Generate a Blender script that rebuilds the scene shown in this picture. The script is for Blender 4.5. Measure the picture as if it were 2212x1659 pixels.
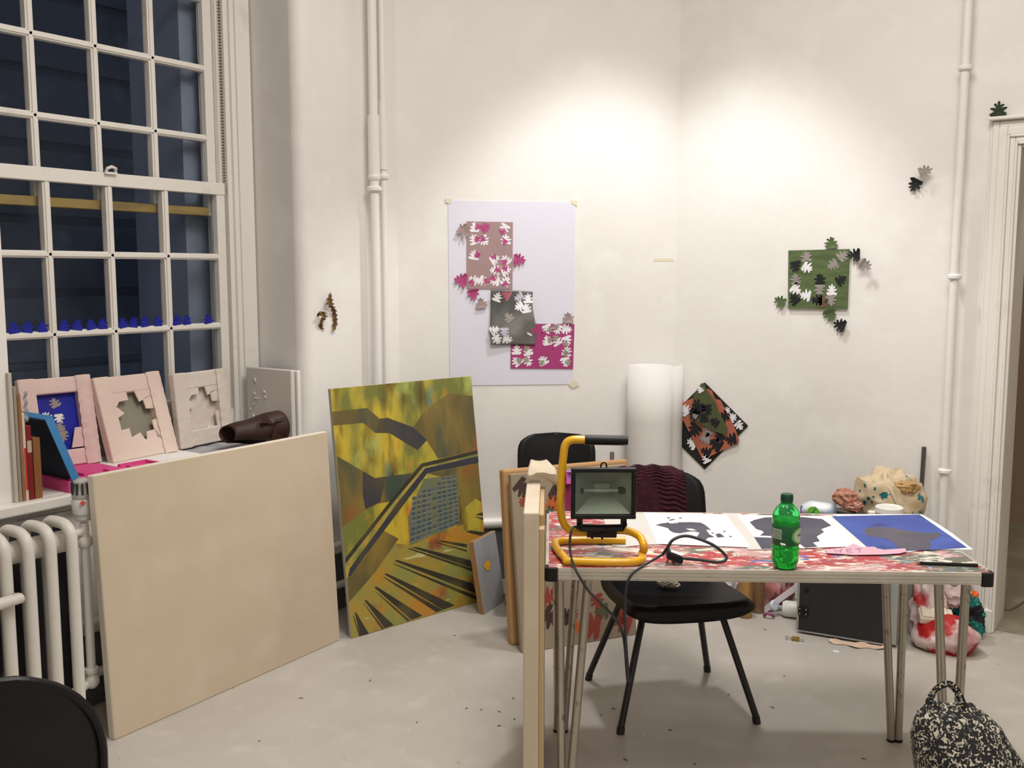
import bpy, math, random
from mathutils import Vector, Matrix, noise
V = Vector
for _o in list(bpy.data.objects):
    bpy.data.objects.remove(_o, do_unlink=True)
SC = bpy.context.scene
COL = SC.collection
# ------------------------------------------------------------------ camera
PW, PH, FPX = 2212, 1659, 2109.0
YAW, PITCH, CAMH = math.radians(35.0), math.radians(6.5), 1.5
FW = V((-math.sin(YAW) * math.cos(PITCH), math.cos(YAW) * math.cos(PITCH), -math.sin(PITCH)))
RT = V((math.cos(YAW), math.sin(YAW), 0)); UP = RT.cross(FW); CAM = V((0, 0, CAMH))
FWH = V((-math.sin(YAW), math.cos(YAW), 0)); Z = V((0, 0, 1))
cd = bpy.data.cameras.new('camera'); cam = bpy.data.objects.new('camera', cd); COL.objects.link(cam)
cd.sensor_fit = 'HORIZONTAL'; cd.sensor_width = 36; cd.lens = 36 * FPX / PW; cd.clip_start = 0.02
cam.matrix_world = Matrix((RT.to_4d(), UP.to_4d(), (-FW).to_4d(), V((0, 0, 0, 1)))).transposed()
cam.matrix_world = Matrix.Translation(CAM) @ Matrix((RT, UP, -FW)).transposed().to_4x4()
SC.camera = cam
# ------------------------------------------------------------------ world, lights, exposure
SC.view_settings.view_transform = 'Standard'; SC.view_settings.look = 'None'
SC.view_settings.gamma = 1; SC.view_settings.use_curve_mapping = False
SC.view_settings.exposure = 0.50
w = bpy.data.worlds.new('dusk'); SC.world = w; w.use_nodes = True
w.node_tree.nodes['Background'].inputs[0].default_value = (0.12, 0.15, 0.23, 1)
w.node_tree.nodes['Background'].inputs[1].default_value = 0.85
def light(kind, name, loc, power, col, target=None, **kw):
    l = bpy.data.lights.new(name, kind); l.energy = power; l.color = col
    for k, v_ in kw.items(): setattr(l, k, v_)
    o = bpy.data.objects.new(name, l); COL.objects.link(o); o.location = loc
    d = (V(target) - V(loc)) if target else V((0, 0, -1))
    o.rotation_euler = d.to_track_quat('-Z', 'Y').to_euler()
    return o
light('SPOT', 'studio_downlight', (-1.80, 3.58, 3.42), 96, (1.0, 0.99, 0.985), (-1.80, 3.54, 0), spot_size=math.radians(82), spot_blend=0.40, shadow_soft_size=0.11)
light('AREA', 'ceiling_lamp_near', (-0.7, 2.0, 3.8), 66, (1.0, 0.95, 0.895), shape='RECTANGLE', size=1.6, size_y=1.2)
light('AREA', 'ceiling_lamp_far', (1.4, -0.3, 3.7), 34, (1.0, 0.935, 0.86), shape='RECTANGLE', size=1.4, size_y=1.2)

light('AREA', 'hallway_fill', (0.3, 5.5, 3.4), 14, (1.0, 0.86, 0.68), shape='RECTANGLE', size=.8, size_y=.8)  # added fill that lifts the dark hallway, no known fitting behind it
# ------------------------------------------------------------------ picture-to-place helpers (a plane of the room gives each point its depth)
def ray(x, y): return FW + RT * ((x - PW / 2) / FPX) - UP * ((y - PH / 2) / FPX)
def onpl(x, y, n, p):
    d = ray(x, y); n = V(n); t = n.dot(V(p) - CAM) / n.dot(d); return CAM + d * t
def onx(x, y, X): return onpl(x, y, (1, 0, 0), (X, 0, 0))
def ony(x, y, Y): return onpl(x, y, (0, 1, 0), (0, Y, 0))
def onz(x, y, z=0.0): return onpl(x, y, (0, 0, 1), (0, 0, z))
def onf(x, y, k): return onpl(x, y, FWH, FWH * k)
XL, YR = -3.085, 4.413                      # window wall plane, right wall plane
C0, C1 = V((XL, 3.475, 0)), V((-2.108, YR, 0))  # canted corner wall from C0 to C1
CE = (C1 - C0).normalized(); CN = V((CE.y, -CE.x, 0))  # its direction and its normal into the room
def oncant(x, y, off=0.0): return onpl(x, y, CN, C0 + CN * off)

# ------------------------------------------------------------------ mesh builder
class MB:
    def __init__(s, M=None): s.v = []; s.f = []; s.m = []; s.M = M
    def add(s, vs, fs, m=0):
        b = len(s.v)
        s.v += [(s.M @ V(p)) if s.M is not None else V(p) for p in vs]
        for f in fs: s.f.append([b + i for i in f]); s.m.append(m)
        return s
    def box(s, c, d, m=0, R=None):
        vs = []
        for z_ in (-.5, .5):
            for x_, y_ in ((-.5, -.5), (.5, -.5), (.5, .5), (-.5, .5)):
                p = V((x_ * d[0], y_ * d[1], z_ * d[2]))
                if R is not None: p = R @ p
                vs.append(p + V(c))
        return s.add(vs, [(3, 2, 1, 0), (4, 5, 6, 7), (0, 1, 5, 4), (1, 2, 6, 5), (2, 3, 7, 6), (3, 0, 4, 7)], m)
    def bx(s, lo, hi, m=0):
        lo, hi = V(lo), V(hi); return s.box((lo + hi) / 2, hi - lo, m)
    def tube(s, pts, r, n=10, m=0, closed=False, caps=True, flat=1.0):
        pts = [V(p) for p in pts]; N = len(pts); rs = r if isinstance(r, (list, tuple)) else [r] * N
        vs = []; up = None
        for i, p in enumerate(pts):
            if closed: t = pts[(i + 1) % N] - pts[i - 1]
            else: t = pts[min(i + 1, N - 1)] - pts[max(i - 1, 0)]
            t.normalize()
            if up is None:
                up = t.orthogonal().normalized() if abs(t.z) > .9 else (Z - t * t.z).normalized()
            else: up = (up - t * up.dot(t)).normalized()
            sd = t.cross(up)
            for k in range(n):
                a = 2 * math.pi * k / n
                vs.append(p + (sd * math.cos(a) + up * math.sin(a) * flat) * rs[i])
        fs = []
        for i in range(N if closed else N - 1):
            a, b = i * n, ((i + 1) % N) * n
            for k in range(n):
                k2 = (k + 1) % n; fs.append((a + k, a + k2, b + k2, b + k))
        if caps and not closed:
            fs.append(tuple(range(n - 1, -1, -1))); fs.append(tuple(range((N - 1) * n, N * n)))
        return s.add(vs, fs, m)
    def lathe(s, prof, c=(0, 0, 0), n=28, m=0, R=None):
        vs = []; c = V(c)
        for r, z_ in prof:
            for k in range(n):
                a = 2 * math.pi * k / n; p = V((r * math.cos(a), r * math.sin(a), z_))
                vs.append((R @ p if R is not None else p) + c)
        fs = []
        for i in range(len(prof) - 1):
            for k in range(n):
                k2 = (k + 1) % n; fs.append((i * n + k, i * n + k2, (i + 1) * n + k2, (i + 1) * n + k))
        fs.append(tuple(range(n - 1, -1, -1))); fs.append(tuple(range((len(prof) - 1) * n, len(prof) * n)))
        return s.add(vs, fs, m)
    def poly(s, pts, m=0): return s.add(pts, [tuple(range(len(pts)))], m)
    def slab(s, pts, nrm, th, m=0, ms=None):
        """polygon pts (front face) with thickness th behind it (against nrm)"""
        pts = [V(p) for p in pts]; n = len(pts); nrm = V(nrm).normalized()
        a = V((0, 0, 0))
        for i in range(n): a += pts[i].cross(pts[(i + 1) % n])
        if a.dot(nrm) < 0: pts = pts[::-1]
        bk = [p - nrm * th for p in pts]
        ms = m if ms is None else ms
        s.add(pts, [tuple(range(n))], m)
        s.add(bk, [tuple(range(n - 1, -1, -1))], ms)
        s.add(pts + bk, [(i, n + i, n + (i + 1) % n, (i + 1) % n) for i in range(n)], ms)
        return s
    def grid(s, fn, nu, nv, m=0):
        vs = [fn(i / nu, j / nv) for j in range(nv + 1) for i in range(nu + 1)]
        fs = [(j * (nu + 1) + i, j * (nu + 1) + i + 1, (j + 1) * (nu + 1) + i + 1, (j + 1) * (nu + 1) + i) for j in range(nv) for i in range(nu)]
        return s.add(vs, fs, m)
    def blob(s, c, r, seed=0, amp=.25, fr=2.0, nu=28, nv=18, m=0, flatbase=None, ridge=False):
        c = V(c); vs = []
        for j in range(nv + 1):
            th = math.pi * j / nv
            for i in range(nu):
                ph = 2 * math.pi * i / nu
                d = V((math.sin(th) * math.cos(ph), math.sin(th) * math.sin(ph), math.cos(th)))
                q = noise.noise(d * fr + V((seed * 7.3, seed * 3.1, 0)))
                q2 = noise.noise(d * fr * 2.7 + V((seed * 1.3, 5, seed)))
                if ridge: q = .5 - abs(q) * 2; q2 = .5 - abs(q2) * 2
                k = 1 + amp * (q + .45 * q2)
                p = V((d.x * r[0] * k, d.y * r[1] * k, d.z * r[2] * k)) + c
                if flatbase is not None and p.z < flatbase: p.z = flatbase
                vs.append(p)
        fs = []
        for j in range(nv):
            for i in range(nu):
                i2 = (i + 1) % nu
                fs.append((j * nu + i, (j + 1) * nu + i, (j + 1) * nu + i2, j * nu + i2))
        return s.add(vs, fs, m)
    def build(s, name, mats, parent=None, smooth=False, bevel=0, seg=2, sub=0, solid=0, M=None, offset=0):
        me = bpy.data.meshes.new(name); me.from_pydata([tuple(p) for p in s.v], [], s.f)
        if not isinstance(mats, (list, tuple)): mats = [mats]
        for x in mats: me.materials.append(x)
        for i, p in enumerate(me.polygons):
            p.material_index = s.m[i]; p.use_smooth = smooth
        me.update()
        o = bpy.data.objects.new(name, me); COL.objects.link(o)
        if parent is not None: o.parent = parent
        elif M is not None: o.matrix_world = M
        if solid:
            md = o.modifiers.new('thick', 'SOLIDIFY'); md.thickness = solid; md.offset = offset
        if bevel:
            md = o.modifiers.new('bevel', 'BEVEL'); md.width = bevel; md.segments = seg; md.limit_method = 'ANGLE'; md.angle_limit = math.radians(40)
        if sub:
            md = o.modifiers.new('sub', 'SUBSURF'); md.levels = sub; md.render_levels = sub
        if smooth:
            try:
                me.set_sharp_from_angle(angle=math.radians(42))
            except Exception: pass
        return o
def tag(o, label, cat, group=None):
    o['label'] = label; o['category'] = cat
    if group: o['group'] = group
    return o
def struct(o): o['kind'] = 'structure'; return o
def thing(name, label, cat, loc=(0, 0, 0), M=None, group=None):
    o = bpy.data.objects.new(name, None); COL.objects.link(o); o.empty_display_size = .05
    o.matrix_world = M if M is not None else Matrix.Translation(V(loc))
    if label: tag(o, label, cat, group)
    return o
def loc(L): return Matrix.Translation(-V(L))     # world coordinates -> coordinates of a thing at L
def frame(o, x, y, z): # matrix from axes
    return Matrix.Translation(V(o)) @ Matrix((V(x), V(y), V(z))).transposed().to_4x4()
def arc(pts, r, n=6):
    """round the corners of a polyline"""
    pts = [V(p) for p in pts]; out = [pts[0]]
    for i in range(1, len(pts) - 1):
        a, b, c = pts[i - 1], pts[i], pts[i + 1]
        k = min(r, (a - b).length * .49, (c - b).length * .49)
        p, q = b + (a - b).normalized() * k, b + (c - b).normalized() * k
        for j in range(n + 1):
            t = j / n; out.append(p * (1 - t) ** 2 + b * 2 * t * (1 - t) + q * t * t)
    return out + [pts[-1]]
def smoothpts(pts, n=6):
    pts = [V(p) for p in pts]; out = []
    for i in range(len(pts) - 1):
        p0, p1, p2, p3 = pts[max(i - 1, 0)], pts[i], pts[i + 1], pts[min(i + 2, len(pts) - 1)]
        for j in range(n):
            t = j / n
            out.append(.5 * ((2 * p1) + (p2 - p0) * t + (2 * p0 - 5 * p1 + 4 * p2 - p3) * t * t + (3 * p1 - p0 - 3 * p2 + p3) * t ** 3))
    return out + [pts[-1]]
# ------------------------------------------------------------------ materials
def lin(c):
    if isinstance(c, str):
        c = [int(c[i:i + 2], 16) / 255 for i in (0, 2, 4)]
        c = [x / 12.92 if x <= .04045 else ((x + .055) / 1.055) ** 2.4 for x in c]
    return (c[0], c[1], c[2], 1)
MATS = {}
def mat(name, col, rough=.6, metal=0, layers=(), bump=0, bscale=40, stretch=(1, 1, 1), spec=None, coat=0, trans=0, ior=1.45, alpha=1, space='Object'):
    """layers: (colour, noise scale, threshold lo, hi, stretch xyz, seed)"""
    if name in MATS: return MATS[name]
    m = bpy.data.materials.new(name); m.use_nodes = True; nt = m.node_tree; b = nt.nodes['Principled BSDF']
    b.inputs['Base Color'].default_value = lin(col); b.inputs['Roughness'].default_value = rough; b.inputs['Metallic'].default_value = metal
    if spec is not None: b.inputs['Specular IOR Level'].default_value = spec
    if coat: b.inputs['Coat Weight'].default_value = coat
    if trans: b.inputs['Transmission Weight'].default_value = trans
    b.inputs['IOR'].default_value = ior
    b.inputs['Alpha'].default_value = alpha
    tc = nt.nodes.new('ShaderNodeTexCoord'); N = nt.nodes.new; L = nt.links.new
    def nz(scale, st=(1, 1, 1), seed=0, detail=4, dist=0.0):
        mp = N('ShaderNodeMapping'); mp.inputs['Scale'].default_value = st; mp.inputs['Location'].default_value = (seed * 3.7, seed * 1.9, seed * 5.1)
        L(tc.outputs[space], mp.inputs[0]); t = N('ShaderNodeTexNoise'); t.inputs['Scale'].default_value = scale; t.inputs['Detail'].default_value = detail
        t.inputs['Distortion'].default_value = dist
        L(mp.outputs[0], t.inputs['Vector']); return t.outputs['Fac']
    prev = None
    for ly in layers:
        c, sc_, lo, hi = ly[:4]; st = ly[4] if len(ly) > 4 else (1, 1, 1); seed = ly[5] if len(ly) > 5 else 0; dist = ly[6] if len(ly) > 6 else 0
        mr = N('ShaderNodeMapRange'); mr.inputs['From Min'].default_value = lo; mr.inputs['From Max'].default_value = hi
        L(nz(sc_, st, seed, dist=dist), mr.inputs['Value'])
        mx = N('ShaderNodeMix'); mx.data_type = 'RGBA'; L(mr.outputs[0], mx.inputs['Factor'])
        if prev is None: mx.inputs['A'].default_value = lin(col)
        else: L(prev, mx.inputs['A'])
        mx.inputs['B'].default_value = lin(c); prev = mx.outputs['Result']
    if prev is not None: L(prev, b.inputs['Base Color'])
    if bump:
        bp = N('ShaderNodeBump'); bp.inputs['Strength'].default_value = 1; bp.inputs['Distance'].default_value = bump
        L(nz(bscale, stretch, 9, 5), bp.inputs['Height']); L(bp.outputs[0], b.inputs['Normal'])
    MATS[name] = m; return m
WALLC = (.80, .775, .74)
wall_m = mat('painted_plaster', WALLC, .62, layers=[((.74, .71, .68), 1.3, .45, .75), ((.84, .82, .79), 6, .5, .8)], bump=.0012, bscale=22)
trim_m = mat('gloss_white_paint', (.80, .77, .72), .38, layers=[((.66, .62, .55), 9, .6, .85)], bump=.0012, bscale=30)
floor_m = mat('grey_floor_paint', (.455, .425, .38), .42, layers=[((.39, .36, .315), 2.2, .45, .75), ((.52, .49, .45), 9, .55, .8), ((.30, .25, .2), 42, .70, .74), ((.72, .7, .68), 23, .74, .76, (1, 3, 1), 4)], bump=.0006, bscale=60)
dark_m = mat('near_black_void', (.012, .011, .012), .8)
black_m = mat('black_plastic', (.004, .004, .005), .42, spec=.35, layers=[((.009, .009, .010), 8, .5, .8)], bump=.0004, bscale=200)
metal_m = mat('dull_steel', (.42, .38, .32), .38, .85, layers=[((.55, .52, .45), 14, .5, .7, (1, 1, .2)), ((.24, .2, .15), 30, .62, .72)])
cream_m = mat('primed_canvas_cream', (.57, .475, .35), .75, layers=[((.53, .43, .32), 2.0, .4, .7), ((.60, .51, .39), 5, .5, .8)], bump=.0003, bscale=300)
creamedge_m = mat('canvas_edge_white', (.74, .68, .58), .75, bump=.0003, bscale=200)
white_m = mat('matt_white', (.80, .78, .76), .7)
paper_m = mat('white_paper', (.82, .81, .80), .75)
# ================================================================== the setting
ZC = 3.9
b = MB(); b.bx((XL - 1.0, -2.6, -.12), (3.4, YR + 3.6, 0)); struct(b.build('floor', floor_m))
ceil_m = mat('ceiling_paint', (.78, .75, .70), .8)
b = MB(); b.bx((XL - .52, -2.6, ZC), (3.4, YR + 3.6, ZC + .1)); struct(b.build('ceiling', ceil_m))
WY0, WY1, WZ0, WZ1 = 1.613, 2.878, .700, 3.05
b = MB()
XB = XL - .50
b.bx((XB, -2.6, 0), (XL, WY0, ZC)); b.bx((XB, WY0, 0), (XL, WY1, WZ0)); b.bx((XB, WY0, WZ1), (XL, WY1, ZC))
rr = .055   # rounded reveal corner
prof = [(XB, WY1 + .045)] + [(XL - rr + rr * math.sin(a), WY1 + rr - rr * math.cos(a)) for a in [math.pi / 2 * i / 8 for i in range(9)]] + [(XL, C0.y), (XB, C0.y + .2)]
for i in range(len(prof)):
    p, q = prof[i], prof[(i + 1) % len(prof)]
    b.add([(p[0], p[1], 0), (q[0], q[1], 0), (q[0], q[1], ZC), (p[0], p[1], ZC)], [(0, 1, 2, 3)])
struct(b.build('wall_left', wall_m, smooth=True))
b = MB()
b.add([C0, C1, C1 + Z * ZC, C0 + Z * ZC, C0 - CN * .3, C1 - CN * .3, C1 - CN * .3 + Z * ZC, C0 - CN * .3 + Z * ZC], [(0, 1, 2, 3), (5, 4, 7, 6), (4, 0, 3, 7), (1, 5, 6, 2)])
struct(b.build('wall_corner', wall_m))
DX0, DX1, DZ = ony(2178, 700, YR - .02).x, .45, ony(2195, 312, YR - .03).z
b = MB(); b.bx((C1.x, YR, 0), (DX0, YR + .22, ZC)); b.bx((DX0, YR, DZ), (DX1, YR + .22, ZC)); b.bx((DX1, YR, 0), (3.4, YR + .22, ZC))
struct(b.build('wall_right', wall_m))
b = MB(); b.bx((-3.6, -2.7, 0), (3.4, -2.6, ZC)); struct(b.build('wall_back', wall_m))
b = MB(); b.bx((3.4, -2.6, 0), (3.5, YR + 3.6, ZC)); struct(b.build('wall_front', wall_m))
hall_m = mat('hall_wall_paint', (.34, .26, .20), .7)
b = MB(); b.bx((-1.2, YR + 2.0, 0), (3.4, YR + 2.1, ZC)); b.bx((-1.3, YR + .22, 0), (-1.2, YR + 2.1, ZC)); struct(b.build('wall_hallway', hall_m))
hf_m = mat('hall_floor_lino', (.24, .22, .16), .5, layers=[((.36, .33, .25), 4, .45, .7)])
b = MB(); b.bx((-1.2, YR + .02, 0.0), (3.4, YR + 2.0, .004)); struct(b.build('floor_hallway', hf_m))
# door frame mouldings
b = MB()
jx = DX0
steps = [(-.106, -.096, .012), (-.096, -.072, .020), (-.072, -.040, .030), (-.040, -.030, .038), (-.030, -.010, .030), (-.010, .0, .040)]
for a_, c_, d_ in steps:
    b.bx((jx + a_, YR - d_, .0), (jx + c_, YR, DZ + (-a_)))
b.bx((jx - .001, YR - .028, 0), (jx + .012, YR + .24, DZ))
for a_, c_, d_ in steps:
    b.bx((jx + c_, YR - d_, DZ - c_), (DX1 + .15, YR, DZ - a_))
b.bx((jx - .112, YR - .046, DZ + .100), (DX1 + .12, YR, DZ + .114))
b.bx((jx + .012, YR - .02, DZ - .012), (DX1, YR + .24, DZ))
b.bx((jx - .110, YR - .043, 0), (jx + .004, YR, .10))
b.bx((DX1 - .012, YR - .03, 0), (DX1 + .14, YR + .24, DZ))
o = struct(b.build('door_1', trim_m, bevel=.004))
# skirting along the canted wall, the right wall and the window wall
sk_m = mat('dark_unpainted_skirting', (.10, .10, .105), .7, layers=[((.18, .18, .18), 12, .5, .7)])
def skirt(name, A, B, n):
    e = (B - A).normalized(); b = MB()
    b.slab([A + n * .02, B + n * .02, B + n * .02 + Z * .262, A + n * .02 + Z * .262], n, .02, 1)
    b.tube([A + n * .022 + Z * .285, B + n * .022 + Z * .285], .026, 12, 0)
    return struct(b.build(name, [trim_m, sk_m], smooth=True))
skirt('baseboard_corner', C0, C1, CN)
b = MB(); b.bx((C1.x, YR - .016, 0), (DX0 - .112, YR, .16)); struct(b.build('baseboard_right', trim_m, bevel=.004))
skirt('baseboard_left', V((XL, WY0 + .1, 0)), C0, V((1, 0, 0)))
# ------------------------------------------------------------------ window
glass_m = mat('window_glass', (.9, .95, 1.0), .02, trans=1, ior=1.12)
KS = 3.46 / 3.40; SX, SU = -3.46, -3.512; zk = lambda z_: 1.5 + (z_ - 1.5) * KS
yp = [(1.695 + .2458 * i) * KS for i in range(5)]
win = struct(thing('window_1', None, None, (SX, WY0, WZ0)))
def LW(): return MB(loc((SX, WY0, WZ0)))
def sash(name, X, z0, zr, z1, thick=.045, rail=.05, botrail=.06, mm=trim_m, botm=None):
    b = LW(); st = .042
    ft = X + .012
    def brd(lo, hi, mi=0): b.bx(lo, hi, mi)
    brd((X - thick / 2, yp[0] - st, z0), (X + thick / 2, yp[0], z1)); brd((X - thick / 2, yp[4], z0), (X + thick / 2, yp[4] + st, z1))
    brd((X - thick / 2, yp[0], z0), (X + thick / 2, yp[4], z0 + botrail), 1 if botm else 0)
    brd((X - thick / 2, yp[0] - st, z1 - rail), (X + thick / 2 + .004, yp[4] + st, z1))
    for y_ in yp[1:4]:
        brd((X - .018, y_ - .0145, z0 + botrail), (X + .018, y_ + .0145, z1 - rail)); brd((X + .014, y_ - .008, z0 + botrail), (X + .024, y_ + .008, z1 - rail))
    for z_ in zr:
        brd((X - .018, yp[0], z_ - .0135), (X + .018, yp[4], z_ + .0135)); brd((X + .014, yp[0], z_ - .008), (X + .024, yp[4], z_ + .008))
    s_ = b.build(name, [mm, botm or mm], win, bevel=.003)
    g = LW(); g.bx((X - .012, yp[0], z0 + botrail), (X - .009, yp[4], z1 - rail)); g.build('glass_panes', glass_m, s_)
    return s_
wood_m = mat('bare_yellow_wood', (.42, .27, .08), .6, layers=[((.18, .12, .06), 18, .5, .7, (1, .15, 1))])
sash('lower_sash', SX, zk(.905), [zk(1.278), zk(1.566)], zk(1.872), botrail=.085)
zb = onx(200, 452, SU + .02).z
sash('upper_sash', SU, zb, [zk(2.058), zk(2.340), zk(2.622)], 3.0, botrail=.035, botm=wood_m)
b = LW()
for y0, y1 in ((WY0, yp[0] - .042), (yp[4] + .044, WY1)):
    b.bx((SX - .10, y0, WZ0 + .045), (SX - .005, y1, WZ1))
b.bx((SX - .02, yp[4] + .058, WZ0 + .045), (SX + .028, WY1 + .03, WZ1)); b.bx((SX - .02, yp[4] + .078, WZ0 + .045), (SX + .045, WY1 + .03, WZ1)); b.bx((SX - .02, WY1 - .055, WZ0 + .045), (SX + .058, WY1 + .02, WZ1))
b.bx((SX - .02, WY0, WZ0 + .045), (SX + .03, yp[0] - .055, WZ1))
b.bx((SX - .10, WY0, 3.0), (SX + .04, WY1 + .03, WZ1)); b.bx((SX - .10, WY0, WZ0 + .03), (SX + .012, WY1, .905))
b.build('window_frame', trim_m, win, bevel=.003)
b = LW(); b.bx((SX - .12, WY0, WZ0), (XL, WY1 + .03, .765)); b.bx((XL, WY0 - .17, .728), (-3.035, WY1 + .03, .765))
b.build('window_sill', trim_m, win, bevel=.006)
b = LW()  # sash chain beside the upper sash
for i in range(70):
    z_ = 1.89 + i * .0125; b.box((SX + .012, yp[4] + .052, z_), (.006, .007, .006))
b.build('sash_chain', mat('chain_dark', (.16, .13, .09), .5, .6), win)
b = LW(); P = onx(238, 372, SX + .03)
b.tube([P + V((0, -.018, 0)), P + V((.01, -.018, .012)), P + V((.012, 0, .020)), P + V((.01, .018, .014)), P + V((.0, .022, .004))], .006, 8)
b.box(P + V((-.01, 0, -.004)), (.04, .05, .008)); b.build('sash_fastener', trim_m, win, smooth=True)
# outside: light well wall and brick reveal
ow_m = mat('courtyard_wall_render', (.20, .20, .20), .9, layers=[((.10, .105, .11), 1.1, .45, .6, (1, 1, 1)), ((.28, .29, .31), 3.0, .6, .8)])
b = MB(); b.bx((-5.6, -.5, -1), (-5.5, 6, 6))
for k in range(9): b.bx((-5.5, -.5, .15 + k * .42), (-5.48, 6, .52 + k * .42))
struct(b.build('wall_courtyard', ow_m, bevel=.01))
b = MB(); b.bx((XB - .35, yp[4] - .055, -.5), (SX - .12, WY1 + .6, 5)); b.bx((XB - .35, -.5, -.5), (XB, WY0 - .05, 5)); struct(b.build('wall_outer_reveal', mat('outer_reveal', (.24, .26, .32), .8)))
# ------------------------------------------------------------------ pipes
pipe_m = mat('pipe_white_paint', (.80, .775, .74), .42, bump=.001, bscale=40)
def pipe(name, label, path, r, collars=(), sleeve=None):
    L0 = V(path[0]); t = thing(name, label, 'pipe', L0)
    b = MB(loc(L0)); b.tube(path, r, 14); b.build('pipe_run', pipe_m, t, smooth=True)
    for c, rr_, h in collars:
        b = MB(loc(L0)); b.lathe([(rr_ * .8, -h / 2), (rr_, -h / 4), (rr_, h / 4), (rr_ * .8, h / 2)], c, 16); b.build('collar', pipe_m, t, smooth=True)
    if sleeve:
        b = MB(loc(L0)); b.lathe([(sleeve[2], 0), (sleeve[2], sleeve[1])], sleeve[0], 16); b.build('sleeve', pipe_m, t, smooth=True)
    return t
px1 = onx(812, 600, XL + .06); px1.z = 0
za, zb_, zc_ = onx(812, 250, XL + .06).z, onx(812, 383, XL + .06).z, onx(812, 409, XL + .06).z
pipe('heating_pipe', 'thick white painted vertical pipe running up the window wall beside the corner', [px1 + Z * .30, px1 + Z * ZC], .020,
     [(px1 + Z * zb_, .028, .03), (px1 + Z * zc_, .034, .025)], (px1 + Z * (zb_), za - zb_, .026))
px2 = onx(832, 600, XL + .045); px2.z = 0
zd = onx(832, 382, XL + .045).z
pipe('conduit_pipe', 'thinner white painted vertical pipe right of the thick heating pipe in the corner', [px2 + Z * .30, px2 + Z * ZC], .014,
     [(px2 + Z * zd, .024, .026)], (px2 + Z * (zd + .03), .30, .019))
px3 = ony(2062, 600, YR - .05); px3.z = 0
cz = [ony(2062, y_, YR - .05).z for y_ in (150, 598, 1020)]
pipe('wall_pipe', 'white painted vertical pipe with bracket collars left of the doorway', [px3, px3 + Z * ZC], .017,
     [(px3 + Z * c, .028, .022) for c in cz])
# ================================================================== leaning canvases
stretch_m = mat('pine_stretcher', (.50, .36, .20), .6, layers=[((.40, .27, .14), 20, .5, .7, (1, 1, .1))])
def lean_frame(bl, br, tr, z0=0.0):
    A, B = onz(*bl, z0), onz(*br, z0); e = (B - A).normalized(); n = V((-e.y, e.x, 0)); L = (B - A).length
    d = ray(*tr); M3 = Matrix((d, -n, -Z)).transposed(); k, s, t = M3.inverted() @ (B - CAM)
    up = (n * s + Z * t); h = up.length; up.normalize(); back = up.cross(e)
    return frame(A, e, back, up), L, h
def stretched(name, label, cat, M, L, h, th, face, edge=None, decals=(), bevel=.004, group=None, wood=True, prints=False):
    """decals: (material index polygon in local x,z coordinates)"""
    t = thing(name, label, cat, M=M, group=group)
    mats = [face, edge or face] + [d[0] for d in decals]
    b = MB()
    b.bx((0, 0, 0), (L, th, h), 1)
    b.m[-4] = 0
    o = b.build('canvas', mats[:2], t, bevel=bevel)
    if decals:
        b = MB(); mm = []
        for m_, pts, off in decals:
            if prints:
                q = MB(); q.poly([(p[0], -off, p[1]) for p in pts]); q.build('leaf_print', m_, t); continue
            if m_ not in mm: mm.append(m_)
            b.poly([(p[0], -off, p[1]) for p in pts], mm.index(m_))
        if not prints: b.build('painted_image', mm, t)
    if wood:
        b = MB(); w_ = .04
        b.bx((.004, th, .004), (L - .004, th + .004, w_)); b.bx((.004, th, h - w_), (L - .004, th + .004, h - .004)); b.bx((.004, th, w_), (w_, th + .004, h - w_)); b.bx((L - w_, th, w_), (L - .004, th + .004, h - w_))
        b.build('stretcher_frame', stretch_m, t)
    return t
M, L, h = lean_frame((248, 1600), (735, 1383), (707, 932))
stretched('blank_canvas', 'large blank cream primed canvas leaning below the window, right of the radiator', 'canvas', M, L, h, .034, cream_m, creamedge_m)
# the yellow painting
M, L, h = lean_frame((760, 1380), (1058, 1293), (1018, 812))
Pn = M.to_3x3() @ V((0, 1, 0)); Po = M.translation; Mi = M.inverted()
def pp(x, y, off=0):
    p = Mi @ onpl(x, y, Pn, Po); return (max(.0, min(L, p.x)), max(0, min(h, p.z)))
q1 = lambda x, y: (690 + x / 5.027, 790 + y / 5.027)
q2 = lambda x, y: (690 + x / 5.027, 1080 + y / 5.027)
ol = [((.54, .40, .04), 4.2, .45, .60, (1, 1, .5), 1), ((.17, .18, .04), 6.5, .46, .58, (1, 1, .4), 2), ((.56, .24, .025), 8, .56, .66, (1, 1, .5), 3), ((.09, .055, .015), 7, .55, .66, (1.2, 1, .35), 4), ((.42, .46, .12), 7, .56, .72, (1, 1, .6), 5), ((.10, .20, .16), 7, .64, .74, (1, 1, .5), 6)]
paint_y = mat('painting_yellow_olive', (.44, .36, .045), .42, layers=ol, bump=.0004, bscale=70)
paint_d = mat('painting_brown_green', (.13, .10, .035), .42, layers=[((.24, .17, .04), 5, .45, .62, (1, 1, .4), 7), ((.05, .075, .055), 5, .52, .66, (1, 1, .4), 8), ((.25, .11, .03), 6, .6, .72, (1, 1, .6), 9)], bump=.0003, bscale=70)
paint_n = mat('painting_slate_navy', (.040, .042, .058), .42, layers=[((.085, .07, .04), 4, .5, .7, (1, 1, .5), 11)])
paint_s = mat('painting_dark_stripe', (.040, .036, .028), .42, layers=[((.09, .075, .03), 6, .5, .7)])
paint_l = mat('painting_light_band', (.40, .32, .06), .42, layers=[((.20, .20, .06), 8, .45, .6), ((.55, .28, .05), 6, .6, .7)])
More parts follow.
